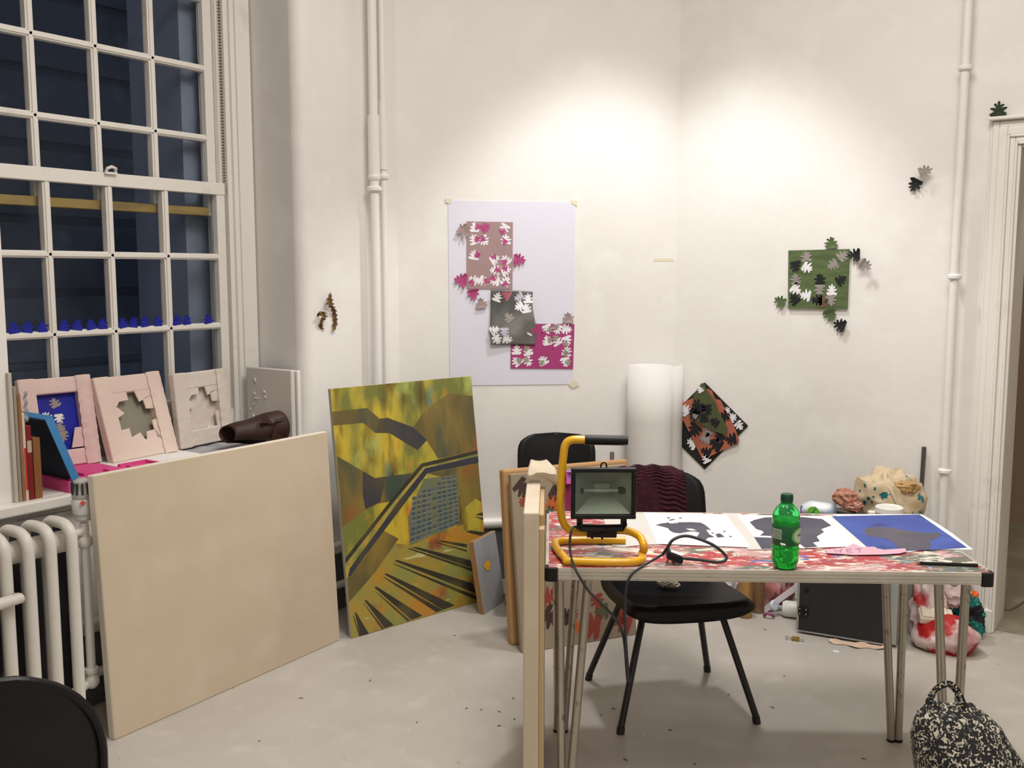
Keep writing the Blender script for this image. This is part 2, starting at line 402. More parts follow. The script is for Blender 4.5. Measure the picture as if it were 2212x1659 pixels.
paint_o = mat('painting_floor_ochre', (.36, .26, .05), .42, layers=[((.26, .26, .07), 7, .45, .6, (1, 1, 1), 12), ((.46, .22, .03), 7, .54, .64, (1, 1, 1), 13), ((.26, .09, .04), 8, .56, .66, (1, 1, 1), 14), ((.55, .50, .22), 14, .64, .70, (.5, 1, 2), 15)], bump=.0005, bscale=60)
paint_b = mat('painting_building', (.17, .17, .09), .42, layers=[((.12, .16, .12), 7, .45, .6)])
paint_w = mat('painting_windows', (.055, .085, .115), .42, layers=[((.14, .14, .16), 30, .5, .6)])
paint_g = mat('painting_window_ledge', (.26, .26, .15), .42)
D = []
def dq(m_, f, pts, off): D.append((m_, [pp(*f(*p)) for p in pts], off))
dq(paint_d, q1, [(120, 500), (520, 460), (650, 575), (605, 730), (480, 620), (140, 650)], .0004)
dq(paint_d, q1, [(1020, 670), (1120, 520), (1230, 420), (1400, 300), (1660, 330), (1700, 700), (1720, 920), (1290, 1010), (1165, 810)], .0004)
dq(paint_n, q1, [(650, 575), (740, 565), (1020, 670), (1165, 810), (1065, 915), (760, 730), (605, 730)], .0006)
dq(paint_d, q1, [(190, 980), (600, 1220), (1010, 1165), (800, 1470), (620, 1500), (400, 1640), (200, 1760)], .0004)
dq(paint_n, q1, [(470, 1145), (600, 1220), (720, 1205), (660, 1480), (500, 1560), (470, 1400)], .0006)
dq(paint_o, q2, [(820, 470), (985, 490), (1550, 270), (1600, 330), (1860, 330), (1960, 1070), (340, 1500), (320, 1110), (600, 790)], .0003)
dq(paint_d, q2, [(690, 330), (860, 420), (600, 790), (320, 1110), (300, 850), (480, 640)], .0005)
dq(paint_d, q1, [(1180, 1170), (1725, 1060), (1790, 1590), (1560, 1700), (1500, 1250)], .0004)
dq(paint_b, q1, [(1130, 1230), (1490, 1180), (1525, 1700), (985, 1950), (960, 1640)], .0005)
dq(paint_y, q1, [(1560, 1560), (1690, 1440), (1790, 1480), (1800, 1760), (1560, 1790)], .0006)
for r_ in range(12):
    for c_ in range(9):
        if c_ in (4,) and r_ % 2: continue
        u0, u1 = c_ / 9 + .012, (c_ + .8) / 9; v0, v1 = (r_ + .12) / 12, (r_ + .74) / 12
        if r_ < 3 and c_ < (3 - r_) * 2: continue
        def bl_(u, v):
            a = V((1010, 1250)).lerp(V((1480, 1190)), u); c = V((985, 1930)).lerp(V((1530, 1720)), u)
            q = a.lerp(c, v); return (q.x, q.y)
        dq(paint_w, q1, [bl_(u0, v0), bl_(u1, v0), bl_(u1, v1), bl_(u0, v1)], .0008)
        dq(paint_g, q1, [bl_(u0, v1), bl_(u1 + .015, v1), bl_(u1 + .015, v1 + .014), bl_(u0, v1 + .014)], .0009)
# handrails
dq(paint_s, q1, [(1722, 918), (1725, 955), (1125, 1100), (830, 1450), (285, 2150), (280, 2090), (790, 1440), (1105, 1062)], .0010)
dq(paint_l, q1, [(1725, 955), (1728, 985), (1145, 1125), (870, 1458), (330, 2160), (285, 2150), (830, 1450), (1125, 1100)], .0011)
dq(paint_n, q1, [(1728, 980), (1733, 1050), (1175, 1165), (1160, 1180), (950, 1458), (430, 2150), (330, 2290), (310, 2280), (330, 2200), (870, 1458), (1145, 1115)], .0012)
for P_ in ([(380, 1215), (400, 1225), (535, 1452), (445, 1475)], [(362, 1250), (372, 1260), (446, 1476), (432, 1480)],
           [(488, 1088), (505, 1085), (805, 1357), (710, 1392)], [(475, 1115), (482, 1120), (700, 1397), (680, 1402)],
           [(595, 948), (620, 940), (1115, 1255), (1000, 1300)], [(585, 972), (600, 985), (985, 1306), (955, 1316)],
           [(705, 805), (725, 795), (1465, 1142), (1340, 1190)], [(690, 835), (705, 838), (1330, 1193), (1270, 1217)],
           [(815, 660), (840, 650), (1660, 905), (1700, 1015)], [(795, 690), (815, 692), (1710, 1045), (1715, 1090)],
           [(1000, 512), (1060, 512), (1640, 655), (1660, 735)], [(955, 525), (985, 525), (1660, 745), (1665, 775)],
           [(1275, 442), (1330, 440), (1600, 480), (1600, 515)], [(1240, 455), (1260, 455), (1600, 545), (1600, 560)],
           [(1590, 345), (1640, 330), (1870, 332), (1870, 385), (1760, 388)], [(1690, 160), (1800, 128), (1830, 158)], [(1675, 178), (1810, 188), (1830, 205)]):
    dq(paint_s, q2, P_, .0013)
edge_grey = mat('painting_edge', (.46, .43, .36), .7, layers=[((.25, .28, .25), 6, .55, .65, (1, 1, .3))])
stretched('painting', 'yellow and olive painting of stairs and a tower block, leaning in the corner', 'painting', M, L, h, .02, paint_y, edge_grey, D, bevel=.002)
# small grey canvas with a yellow dab
M, L, h = lean_frame((1046, 1328), (1092, 1297), (1070, 1146))
gm = mat('pale_grey_paint', (.36, .37, .385), .6, layers=[((.24, .25, .25), 3, .5, .7), ((.45, .45, .40), 5, .6, .8)])
ym = mat('yellow_dab', (.85, .45, .02), .4)
x0, z0 = L * .42, h * .60
stretched('small_canvas', 'small pale grey canvas with a yellow dab leaning against the foot of the painting', 'canvas', M, L, h, .024, gm, mat('small_canvas_edge', (.33, .17, .07), .7), [(ym, [(x0 + .030 * math.cos(a) * (1 + .3 * math.sin(3 * a)), z0 + .022 * math.sin(a)) for a in [i * .63 for i in range(10)]], .002)], bevel=.003)
# stack of boards behind the table end
tan_m = mat('raw_tan_canvas', (.46, .27, .12), .75, bump=.0004, bscale=200)
M, L, h = lean_frame((1106, 1396), (1376, 1352), (1357, 992))
TB = M.copy(); TBL = L; TBh = h
stretched('tan_canvas', 'raw tan coloured deep-edged canvas at the back of the stack beside the table', 'canvas', M, L, h, .045, tan_m, tan_m, bevel=.010)
prt_m = mat('grey_brown_linen', (.33, .265, .19), .8, layers=[((.27, .21, .15), 5, .5, .7)], bump=.0003, bscale=200)
redp = mat('red_leaf_print', (.30, .05, .035), .7); drkp = mat('dark_leaf_print', (.055, .03, .025), .7); orgp = mat('orange_leaf_print', (.55, .12, .03), .7); grnp = mat('green_leaf_print', (.10, .11, .05), .7)
def leaf2(s, rot=0, seed=0, c=(0, 0)):
    """leaf cut-out outline: straight base, ragged finger lobes"""
    rnd = random.Random(seed); J = lambda k=.05: rnd.uniform(-k, k); halves = []
    for sg in (1, -1):
        y_ = -.5; h_ = [(.44 + J(), -.5)]
        for tx, ty, nx, ny in ((.54, -.26, .19, -.17), (.54, .08, .15, .10), (.33, .38, .09, .30)):
            tx += J(.07); ty += J(); nx += J(.03)
            h_ += [(tx, ty - .07), (tx + .02, ty + .015), (tx - .13, ty + .05), (nx, ny + J(.02))]
        halves.append([(x * sg, y) for x, y in h_])
    pts = halves[0] + [(.10, .50 + J()), (-.02, .60 + J()), (-.10, .48)] + halves[1][::-1]
    ca, sa = math.cos(math.radians(rot)), math.sin(math.radians(rot))
    return [((x * ca - y * sa) * s + c[0], (x * sa + y * ca) * s + c[1]) for x, y in pts]
M, L, h = lean_frame((1128, 1412), (1376, 1371), (1350, 1003))
rnd = random.Random(5); Dp = []
gn = M.to_3x3() @ V((0, 1, 0)); Gi = M.inverted(); Go = M.translation
def gp(x, y):
    p = Gi @ onpl(x, y, gn, Go); return (min(L - .065, max(.05, p.x)), min(h - .06, max(.065, p.z)))
for x_, y_, m_, s_ in ((1128, 1055, drkp, .07), (1128, 1085, redp, .04), (1196, 1085, orgp, .06), (1205, 1065, drkp, .07), (1190, 1112, grnp, .07), (1185, 1290, redp, .07), (1190, 1335, drkp, .08), (1222, 1330, drkp, .06), (1237, 1328, redp, .05), (1290, 1300, redp, .06), (1300, 1320, grnp, .06), (1276, 1365, redp, .09), (1360, 1357, redp, .09), (1345, 1330, redp, .07), (1255, 1352, orgp, .05), (1205, 1275, redp, .05), (1240, 1140, redp, .06), (1215, 1040, drkp, .06)):
    Dp.append((m_, leaf2(s_, rnd.uniform(0, 360), rnd.randint(0, 99), gp(x_, y_)), .0008))
stretched('leaf_print_canvas', 'grey-brown canvas with red and dark leaf prints, in front of the tan canvas', 'canvas', M, L, h, .028, prt_m, prt_m, Dp, bevel=.004, prints=True)
# tall narrow cream canvas seen edge-on at the table end
P0 = V((-1.468, 2.150, 0)); dv = V((-.541, .841, 0)); sv = V((.841, .541, 0))
M = frame(P0, sv, dv, Z)
t = thing('edge_on_canvas', 'tall cream canvas standing edge-on against the left end of the table', 'canvas', M=M)
b = MB(); b.bx((0, 0, 0), (.043, .432, .85)); b.build('canvas', mat('cream_canvas_side', (.54, .455, .33), .75, layers=[((.62, .55, .44), 4, .5, .7)], bump=.0003, bscale=250), t, bevel=.004)
b = MB(); b.bx((.043, .02, .02), (.058, .060, .80)); b.bx((.043, .39, .02), (.058, .425, .83)); b.bx((.043, .06, .02), (.056, .39, .06)); b.bx((.043, .06, .79), (.056, .39, .83))
b.build('stretcher_frame', stretch_m, t, bevel=.002)
# folded flap of canvas hanging over the stack
k0 = 2.98
pts = [[(1145, 1002), (1148, 994), (1177, 994), (1183, 998)], [(1142, 1012), (1153, 1006), (1185, 1010), (1200, 1011)], [(1139, 1028), (1158, 1020), (1188, 1026), (1203, 1020)], [(1139, 1034), (1160, 1030), (1188, 1038), (1206, 1050)]]
ks = [k0 + .10, k0 + .02, k0 - .01, k0 - .005]
P = [[onf(x_, y_, ks[j]) for x_, y_ in row] for j, row in enumerate(pts)]
def bil(u, v):
    i, j = min(int(u * 3), 2), min(int(v * 3), 2); fu, fv = u * 3 - i, v * 3 - j
    return P[j][i].lerp(P[j][i + 1], fu).lerp(P[j + 1][i].lerp(P[j + 1][i + 1], fu), fv) + V((0, 0, .004 * math.sin(u * 9 + v * 4)))
b = MB(); b.grid(bil, 9, 9); o = b.build('canvas_flap', mat('unprimed_flap', (.55, .47, .35), .8, bump=.0005, bscale=90), smooth=True, solid=.004)
tag(o, 'folded flap of pale canvas draped over the top of the board stack', 'cloth')
# leaf litter scraps
sm = mat('burnt_scraps', (.05, .035, .03), .9, layers=[((.30, .24, .18), 30, .55, .65)])
b = MB(); rnd = random.Random(3); c = onz(1094, 1302)
for i in range(26):
    p = c + V((rnd.gauss(.035, .022), rnd.gauss(.03, .025), .006 + rnd.random() * .03)); a = rnd.uniform(0, 6.3); e = V((math.cos(a), math.sin(a), rnd.uniform(-.4, .4))) * rnd.uniform(.02, .045)
    b.tube([p - e, p + V((0, 0, .006)), p + e], [.002, .005, .001], 5, flat=.5)
o = b.build('dry_leaf_litter', sm); tag(o, 'heap of dark dry leaf scraps on the floor behind the small grey canvas', 'debris'); o['kind'] = 'stuff'
# ================================================================== radiator
rad_m = mat('radiator_paint', (.66, .63, .58), .4, layers=[((.60, .56, .47), 14, .62, .8)], bump=.001, bscale=30)
ry = [1.611 - .068 * i for i in range(8)]
t = thing('radiator', 'white painted cast iron column radiator below the window sill', 'radiator', (-2.83, ry[0] - .2, 0))
lr = loc((-2.83, ry[0] - .2, 0))
for i, y_ in enumerate(ry):
    b = MB(lr); xf, xb = -2.770, -2.915
    zt = .735
    ring = arc([(xf, y_, .012), (xf, y_, zt), (xb, y_, zt), (xb, y_, .05)], .055, 7)
    b.tube(ring, .0175, 10)
    b.tube([(xf - .005, y_, .10), (xb + .005, y_, .10)], .018, 8)
    b.build('radiator_section', rad_m, t, smooth=True)
for z_ in (.672, .115):
    b = MB(lr); b.tube([(-2.84, ry[-1] - .03, z_), (-2.84, ry[0] + .03, z_)], .034, 14); b.build('header_tube', rad_m, t, smooth=True)
b = MB(lr); b.tube([(-2.748, ry[3], .57), (-2.735, ry[3] + .02, .565), (-2.73, ry[3] - .06, .565)], [.012, .016, .018], 10); b.build('bracket_stub', rad_m, t, smooth=True)
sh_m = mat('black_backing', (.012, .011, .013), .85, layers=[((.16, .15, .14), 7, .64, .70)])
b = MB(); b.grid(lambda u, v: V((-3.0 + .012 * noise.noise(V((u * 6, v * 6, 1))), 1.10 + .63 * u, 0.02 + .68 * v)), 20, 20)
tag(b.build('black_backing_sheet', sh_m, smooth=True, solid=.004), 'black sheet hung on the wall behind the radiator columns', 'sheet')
vx = -2.895; vy = onx(180, 1100, vx).y
t = thing('radiator_valve', 'white radiator valve with slotted cap and its drop pipe, right of the radiator', 'valve', (vx, vy, 0)); lv = loc((vx, vy, 0))
b = MB(lv); b.tube(arc([(vx + .01, ry[0] + .03, .672), (vx, vy, .672), (vx, vy, .70)], .02), .013, 12); b.tube(arc([(vx, vy, .69), (vx, vy, .165), (vx, ry[0] + .03, .145)], .03), .0145, 12)
b.lathe([(.018, .62), (.024, .628), (.024, .645), (.018, .655)], (vx, vy, 0), 16); b.lathe([(.019, .195), (.023, .2), (.023, .212), (.019, .215)], (vx, vy, 0), 16); b.blob((vx, vy, .168), (.024, .024, .026), 1, 0, nu=14, nv=10)
b.build('drop_pipe', pipe_m, t, smooth=True)
b = MB(lv); b.lathe([(.020, .708), (.027, .714), (.027, .726), (.033, .732), (.035, .775), (.030, .782)], (vx, vy, 0), 24); b.build('valve_body', mat('valve_plastic', (.62, .62, .60), .4), t, smooth=True)
b = MB(lv)
b.lathe([(.030, .780), (.033, .786), (.033, .800), (.026, .838), (.012, .846)], (vx, vy, 0), 24)
for k in range(12):
    a = k * math.pi / 6; b.box((vx + math.cos(a) * .0285, vy + math.sin(a) * .0285, .815), (.012, .007, .036), 1, Matrix.Rotation(a, 3, 'Z'))
b.box((vx + .028, vy - .018, .772), (.012, .012, .012), 2, Matrix.Rotation(-.5, 3, 'Z') @ Matrix.Rotation(.785, 3, 'X'))
b.build('valve_cap', [mat('valve_cap_grey', (.42, .41, .38), .45), mat('valve_slot', (.03, .03, .03), .6), mat('valve_red_mark', (.7, .08, .04), .5)], t)
for nm, z_, y1 in (('lower', .12, 3.3), ('upper', .30, 3.3)):
    L0 = V((XL + .035, 1.45, z_)); t = thing('heating_pipe', 'white horizontal pipe low on the window wall, %s of the two behind the blank canvas' % nm, 'pipe', L0)
    b = MB(loc(L0)); b.tube([L0, V((XL + .035, y1, z_))], .017, 12); b.build('pipe_run', pipe_m, t, smooth=True)
# ================================================================== things on the window sill
SZ = .765; ST = .805
pk_m = mat('pink_white_plaster_cloth', (.72, .53, .50), .8, layers=[((.76, .62, .55), 3, .45, .65)], bump=.005, bscale=26)
wf_m = mat('white_plaster_cloth', (.66, .58, .51), .8, layers=[((.72, .66, .60), 3, .45, .65)], bump=.005, bscale=26)
blue_m = mat('ultramarine_card', (.004, .010, .34), .55, layers=[((.003, .006, .12), 5, .5, .7)])
gb_m = mat('grey_green_plaster', (.26, .25, .19), .85, layers=[((.17, .16, .12), 6, .55, .7)], bump=.001, bscale=60)
lg_m = mat('grey_leaf', (.30, .27, .24), .7); ww_m = mat('white_leaf', (.80, .79, .80), .7)
def art_frame(label, M, L, h, th, fm, back, decos, jag):
    t = thing('plaster_frame', label, 'art frame', M=M, group='wrapped plaster frames on the window sill')
    fw = L * .245; b = MB()
    b.bx((fw * .4, .004, h - fw * .95), (L - fw * .6, th, h - .002)); b.bx((fw * .4, .004, .002), (L - fw * .6, th, fw * .95))
    b.bx((0, 0, 0), (fw * .95, th - .002, h)); o = b.build('frame_rails', fm, t, bevel=.006, seg=3)
    b = MB(); b.grid(lambda u, v: V((L - fw * .85 + u * fw * .85 + .0015 * math.sin(v * 50), -.006 * math.sin(math.pi * u) - .0015 * noise.noise(V((u * 3, v * 14, 3))), v * h)), 8, 40)
    b.bx((L - fw * .82, 0, .001), (L, th, h - .001)); b.build('wrapped_stile', fm, t, smooth=True)
    b = MB(); b.bx((fw * .9, th - .006, fw * .8), (L - fw * .8, th - .002, h - fw * .8)); bb = b.build('back_card', back, t)
    if decos:
        b = MB(); mm = []
        for m_, s_, rot, sd, cx_, cz_ in decos:
            if m_ not in mm: mm.append(m_)
            b.poly([(p[0], th - .0075, p[1]) for p in leaf2(s_, rot, sd, (cx_ * L, cz_ * h))], mm.index(m_))
        b.build('leaf_cutouts', mm, t)
    for k, P_ in enumerate(jag):
        b = MB(); b.slab([(p[0] * L, .006, p[1] * h) for p in P_], (0, -1, 0), .006); b.build('card_tooth', fm, t, bevel=.001)
    return t
M, L, h = lean_frame((64, 1020), (220, 997), (194, 808), ST)
art_frame('leftmost pink wrapped frame on the sill, with ultramarine backing and leaf cut-outs', M, L, h, .035, pk_m, blue_m,
          [(lg_m, .035, 20, 1, .50, .72), (ww_m, .030, 40, 2, .36, .58), (lg_m, .035, 200, 3, .33, .50), (ww_m, .034, 180, 4, .53, .54), (lg_m, .032, 0, 5, .53, .45), (lg_m, .038, 180, 6, .55, .34)],
          [[(.62, .20), (.80, .20), (.80, .42), (.70, .42)], [(.20, .20), (.34, .20), (.34, .27), (.20, .30)]])
M, L, h = lean_frame((246, 1001), (386, 974), (343, 801), ST - .003)
sp = [[(.22, .80), (.44, .80), (.44, .70), (.30, .69), (.22, .60)], [(.22, .66), (.34, .55), (.22, .50)], [(.56, .80), (.80, .80), (.80, .72), (.60, .66)], [(.66, .70), (.80, .72), (.80, .56), (.68, .57)], [(.72, .42), (.82, .44), (.84, .20), (.74, .20)],
      [(.22, .20), (.22, .36), (.36, .37), (.36, .26), (.50, .30), (.56, .20)], [(.58, .20), (.60, .30), (.74, .31), (.80, .20)]]
art_frame('middle pinkish cream wrapped frame on the sill, star-shaped opening over grey-green backing', M, L, h, .04, mat('pink_cream_plaster', (.74, .60, .52), .8, layers=[((.70, .53, .50), 2.5, .45, .65)], bump=.005, bscale=26), gb_m, [], sp)
M, L, h = lean_frame((392, 972), (505, 948), (489, 794), ST - .006)
art_frame('rightmost white wrapped frame on the sill, all white card teeth in its opening', M, L, h, .035, wf_m, wf_m, [], sp[:6])
# pink carved slab below the first frame
pinkm = mat('hot_pink_paint', (.72, .07, .27), .6, layers=[((.60, .05, .2), 5, .5, .7)])
b = MB(loc((-3.15, 1.95, SZ)))
b.bx((-3.40, 1.78, SZ), (-3.17, 2.025, ST - .001)); b.bx((-3.17, 1.78, SZ), (-3.06, 2.16, ST - .001))
for x0, y0, x1, y1, z_ in ((-3.075, 1.79, -3.062, 2.15, .007), (-3.165, 2.03, -3.15, 2.15, .007), (-3.15, 2.135, -3.08, 2.15, .007), (-3.14, 1.86, -3.10, 1.90, .008), (-3.13, 1.95, -3.09, 1.985, .008), (-3.13, 2.04, -3.10, 2.09, .005)):
    b.bx((x0, y0, ST - .004), (x1, y1, ST + z_))
o = b.build('pink_slab', pinkm, M=Matrix.Translation(V((-3.15, 1.95, SZ))), bevel=.002); tag(o, 'hot pink carved slab lying on the sill below the blue-backed frame', 'panel')
b = MB(loc((-3.15, 2.2, SZ))); b.bx((-3.40, 2.032, SZ), (-3.18, 2.375, ST - .004)); b.bx((-3.18, 2.168, SZ), (-3.06, 2.375, ST - .004))
o = b.build('white_block', white_m, M=Matrix.Translation(V((-3.15, 2.2, SZ))), bevel=.003); tag(o, 'white flat block on the sill below the middle frame', 'block')
b = MB(loc((-3.15, 2.5, SZ))); b.grid(lambda u, v: V((-3.40 + .34 * u, 2.385 + .40 * v, SZ + .028 + .004 * noise.noise(V((u * 7, v * 9, 7))))), 20, 24)
b.bx((-3.40, 2.385, SZ), (-3.06, 2.785, SZ + .022))
o = b.build('grey_cloth', mat('grey_cloth', (.36, .37, .38), .85, layers=[((.20, .20, .21), 14, .5, .7)], bump=.001, bscale=60), M=Matrix.Translation(V((-3.15, 2.5, SZ))), smooth=True); tag(o, 'wrinkled grey cloth on the sill below the brown leather roll', 'cloth')
# white canvases leaning on the reveal
def flat_canvas(label, tl, tr, yf, hbot, th, mt):
    a, c = ony(*tl, yf), ony(*tr, yf)
    Lx = c.x - a.x; t = thing('white_canvas', label, 'canvas', M=frame((a.x, yf, SZ + .0), (1, 0, 0), (0, 1, 0), (0, 0, 1)), group='canvases leaning on the window reveal')
    H_ = (a.z + c.z) / 2 - SZ; b = MB(); b.box((Lx / 2, th / 2, H_ / 2), (Lx, th, H_)); b.build('canvas', mt, t, bevel=.004)
    return t, Lx, H_
wc_m = mat('white_gesso', (.60, .56, .52), .6, bump=.0006, bscale=30)
t, Lx, H_ = flat_canvas('front white canvas on the sill end, with raised white flecks and pink dots', (531, 795), (628, 798), 2.795, SZ, .022, wc_m)
b = MB(); rnd = random.Random(8)
b = None
for u, v, l_, a_ in ((.22, .84, .02, -60), (.20, .66, .014, -30), (.42, .70, .016, -35), (.44, .63, .012, -40), (.22, .60, .016, -10), (.18, .52, .012, 20), (.10, .45, .010, 40), (.16, .36, .02, -70), (.24, .30, .014, -35), (.28, .60, .01, 10), (.3, .26, .012, -20)):
    b = MB(); a_ = math.radians(a_); c = V((u * Lx, -.002, v * H_)); e = V((math.cos(a_), 0, math.sin(a_))) * l_ * .6
    b.tube([c - e, c + V((0, -.002, 0)), c + e], [.0008, .003, .0008], 6)
    b.build('paint_fleck', mat('raised_white', (.85, .83, .8), .4), t, smooth=True)
for u, v in ((.07, .30), (.15, .30), (.05, .20)):
    b = MB(); b.poly([(u * Lx + .006 * math.cos(k * .7), -.0006, v * H_ + .006 * math.sin(k * .7)) for k in range(9)]); b.build('pink_dot', mat('pink_dot', (.60, .02, .14), .5), t)
flat_canvas('rear white canvas behind the flecked one on the sill end', (540, 795), (642, 799), 2.822, SZ, .020, mat('white_gesso_plain', (.74, .72, .69), .6, bump=.0004, bscale=30))
a, c = ony(541, 793, 2.846), ony(605, 796, 2.846)
b = MB(); b.bx((a.x, 2.844, SZ), (c.x, 2.847, a.z + .001)); tag(b.build('blue_sheet', mat('cyan_sheet', (.03, .22, .48), .5)), 'thin blue sheet peeping out above the two white canvases', 'sheet')
# brown leather roll
lm = mat('dark_brown_leather', (.028, .008, .004), .6, layers=[((.060, .020, .006), 3.5, .5, .68), ((.008, .004, .003), 4.5, .55, .70)], bump=.0012, bscale=35)
a, c = onx(490, 925, -3.13), onx(600, 925, -3.10)
t = thing('leather_roll', 'curled dark brown leather piece with pointed ends in front of the white canvases', 'leather', a)
Lr = c - a; R0 = .055; cz_ = SZ + .098
def roll(u, v):
    ang = -.5 + v * (5.4); r = R0 * (1 + .10 * noise.noise(V((u * 3, v * 2, 4)))) * (.80 + .42 * min(1, u * 1.3)) - .004 * v
    p = a + Lr * u; return V((p.x + r * math.cos(ang), p.y + .006 * math.sin(v * 7), cz_ - .004 + r * math.sin(ang) * (.82 + .25 * u)))
b = MB(loc(a)); b.grid(roll, 16, 40); b.build('rolled_body', lm, t, smooth=True, solid=.004)
def tongue(px0, px1, px2, dx):
    p0, p1, p2 = onx(*px0, -3.04 + dx * .3), onx(*px1, -3.05 + dx * .3), onx(*px2, -3.045 + dx * .3)
    b = MB(loc(a)); b.slab(smoothpts([p0, p1, p2], 4), (1, -.3, 0), .004); return b.build('leather_point', lm, t)
tongue((566, 912), (570, 893), (590, 916), 0); tongue((588, 914), (613, 901), (619, 907), .01); tongue((585, 955), (598, 905), (621, 950), 0.015)
# blue canvas leaning on the books
bf_m = mat('dark_navy_paint', (.012, .022, .05), .7); be_m = mat('sky_blue_edge', (.06, .25, .55), .5)
pa, pb, pc_ = onx(100, 908, -3.06), onx(168, 1063, -3.06), onx(60, 903, -3.30)
pb.z = SZ + .002
e = (pa - pb); hh = e.length; e.normalize(); nn = V((0, -e.z, e.y))
t = thing('blue_edged_canvas', 'dark navy canvas with sky blue edges leaning over against the books', 'canvas', M=frame(pb, (-1, 0, 0), -nn, e))
b = MB(); b.bx((.0, .001, 0), (.26, .018, hh)); b.build('canvas', bf_m, t, bevel=.002)
b = MB(); b.bx((-.004, -.004, 0), (.0, .022, hh)); b.bx((-.004, -.004, hh), (.26, .022, hh + .006)); b.build('blue_edge', be_m, t)
# books and boards upright at the left end of the sill
def spine(name, label, cat, x0, x1, yt, mt, ybot=1075, X=-3.07, dep=.17, grp='spines upright at the left end of the sill', band=None):
    y0, y1 = onx(x0, ybot, X).y, onx(x1, ybot, X).y; zt = onx((x0 + x1) / 2 - (ybot - yt) * .07, yt, X).z
    L0 = V((X, y0, SZ)); M = Matrix.Translation(L0); b = MB(); b.bx((-dep, .0006, 0), (0, y1 - y0 - .0006, zt - SZ))
    mats_ = [mt]
    if band:
        t = thing(name, label, cat, L0, group=grp); b.build('cover', mt, t, bevel=.002)
        b = MB()
        for z0, z1 in band[1]: b.bx((0, .002, z0 * (zt - SZ)), (.0008, y1 - y0 - .002, z1 * (zt - SZ)))
        b.build('spine_print', band[0], t); return t
    o = b.build(name, mt, M=M, bevel=.002); return tag(o, label, cat, grp)
spine('board', 'pale cream board upright on the sill, hard against the window pier', 'board', 33, 42, 806, mat('cream_board', (.50, .45, .38), .6), 1090)
spine('board', 'grey board upright on the sill, second from the window pier', 'board', 42, 50, 835, mat('grey_board', (.30, .26, .23), .7), 1088)
spine('book', 'tall brown book with a worn mauve-grey side, left of the red and white book', 'book', 50, 58, 852, mat('brown_book', (.28, .12, .035), .6, layers=[((.26, .20, .18), 5, .45, .6)]), 1085)
spine('book', 'red and white spined book upright between two brown books', 'book', 57, 64, 892, mat('white_spine', (.62, .55, .48), .5), 1083, band=(mat('red_spine_patch', (.55, .03, .02), .5), [(.12, .60)]))
spine('book', 'dark red book with small pale lettering on its spine', 'book', 64, 76, 920, mat('maroon_book', (.20, .012, .015), .45), 1080, band=(mat('pale_lettering', (.50, .38, .30), .5), [(.64, .80)]))
spine('book', 'short brown book, rightmost of the row and nearest the blue-edged canvas', 'book', 77, 94, 946, mat('tan_brown_book', (.24, .10, .03), .55), 1079)
p = onx(52, 880, -3.12)
b = MB(loc(p)); b.grid(lambda u, v: p + V((-.02 * u, .0 + .022 * u + .003 * math.sin(v * 22), -.05 + .10 * v)), 6, 20)
tag(b.build('lace_scrap', mat('grey_lace', (.36, .34, .34), .8), M=Matrix.Translation(p), solid=.001), 'grey ruffled lace scrap sticking up between the tall brown book and the pink frame', 'fabric')
# ================================================================== leaf cut-outs
LM = {k: mat('cutout_' + k, c, .75, layers=[(tuple(x * .7 for x in c), 20, .5, .7)]) for k, c in dict(magenta=(.44, .06, .20), mauve=(.36, .26, .25), grey=(.30, .27, .25), black=(.008, .008, .012), green=(.085, .13, .045), white=(.80, .79, .82), lavender=(.55, .53, .62), brown=(.16, .10, .05), pink=(.50, .14, .18), darkgreen=(.02, .035, .012), blue=(.006, .012, .32), taupe=(.32, .28, .24)).items()}
def leaf_thing(label, P, ux, nrm, s, rot, col, seed, group=None, curl=.12, lift=.006):
    """P centre on the wall, ux horizontal axis of the wall, nrm out of the wall"""
    M = frame(P + nrm * lift, ux, -nrm, Z)
    b = MB(); pts = leaf2(s, rot, seed)
    c = (sum(p[0] for p in pts) / len(pts), sum(p[1] for p in pts) / len(pts))
    f = lambda q: -curl * ((q[0]) ** 2 + (q[1]) ** 2) / s * 3
    n = len(pts); inner = [((p[0] + c[0]) / 2, (p[1] + c[1]) / 2) for p in pts]
    vs = [(c[0], 0, c[1])] + [(p[0], f(p) * .5, p[1]) for p in inner] + [(p[0], f(p), p[1]) for p in pts]
    fs = [(0, 1 + i, 1 + (i + 1) % n) for i in range(n)] + [(1 + i, 1 + n + i, 1 + n + (i + 1) % n, 1 + (i + 1) % n) for i in range(n)]
    b.add(vs, fs); o = b.build('leaf_cutout', LM[col], M=M, solid=.0012)
    return tag(o, label, 'paper leaf', group)
xs = [(28, 708), (58, 706), (90, 704), (137, 701), (166, 700), (195, 698), (220, 696), (264, 694), (287, 692), (311, 691), (339, 690), (380, 689), (401, 686), (447, 685)]
ordn = ['leftmost', 'second', 'third', 'fourth from the left', 'fifth from the left', 'sixth from the left', 'seventh from the left', 'seventh from the right', 'sixth from the right', 'fifth from the right', 'fourth from the right', 'third from the right', 'second from the right', 'rightmost, apart from the others']
for i, (x_, y_) in enumerate(xs):
    P = onx(x_, y_, SX + .012); P.z = zk(1.278) + .031
    leaf_thing('small blue paper leaf on the glazing bar, ' + ordn[i] + (' from the left' if i in (1, 2) else ''), P, V((0, 1, 0)), V((1, 0, 0)), .040, random.Random(i).choice((0, -8, 10, 6)), 'blue', 40 + i, 'blue paper leaves along the glazing bar', .05, .004)
RW, RN = V((1, 0, 0)), V((0, -1, 0))
def pxm(P, px): return px * (P - CAM).dot(FW) / FPX
def wleaf(x_, y_, px, rot, col, seed, label, group=None, **k):
    P = ony(x_, y_, YR); return leaf_thing(label, P, RW, RN, pxm(P, px), rot, col, seed, group, **k)
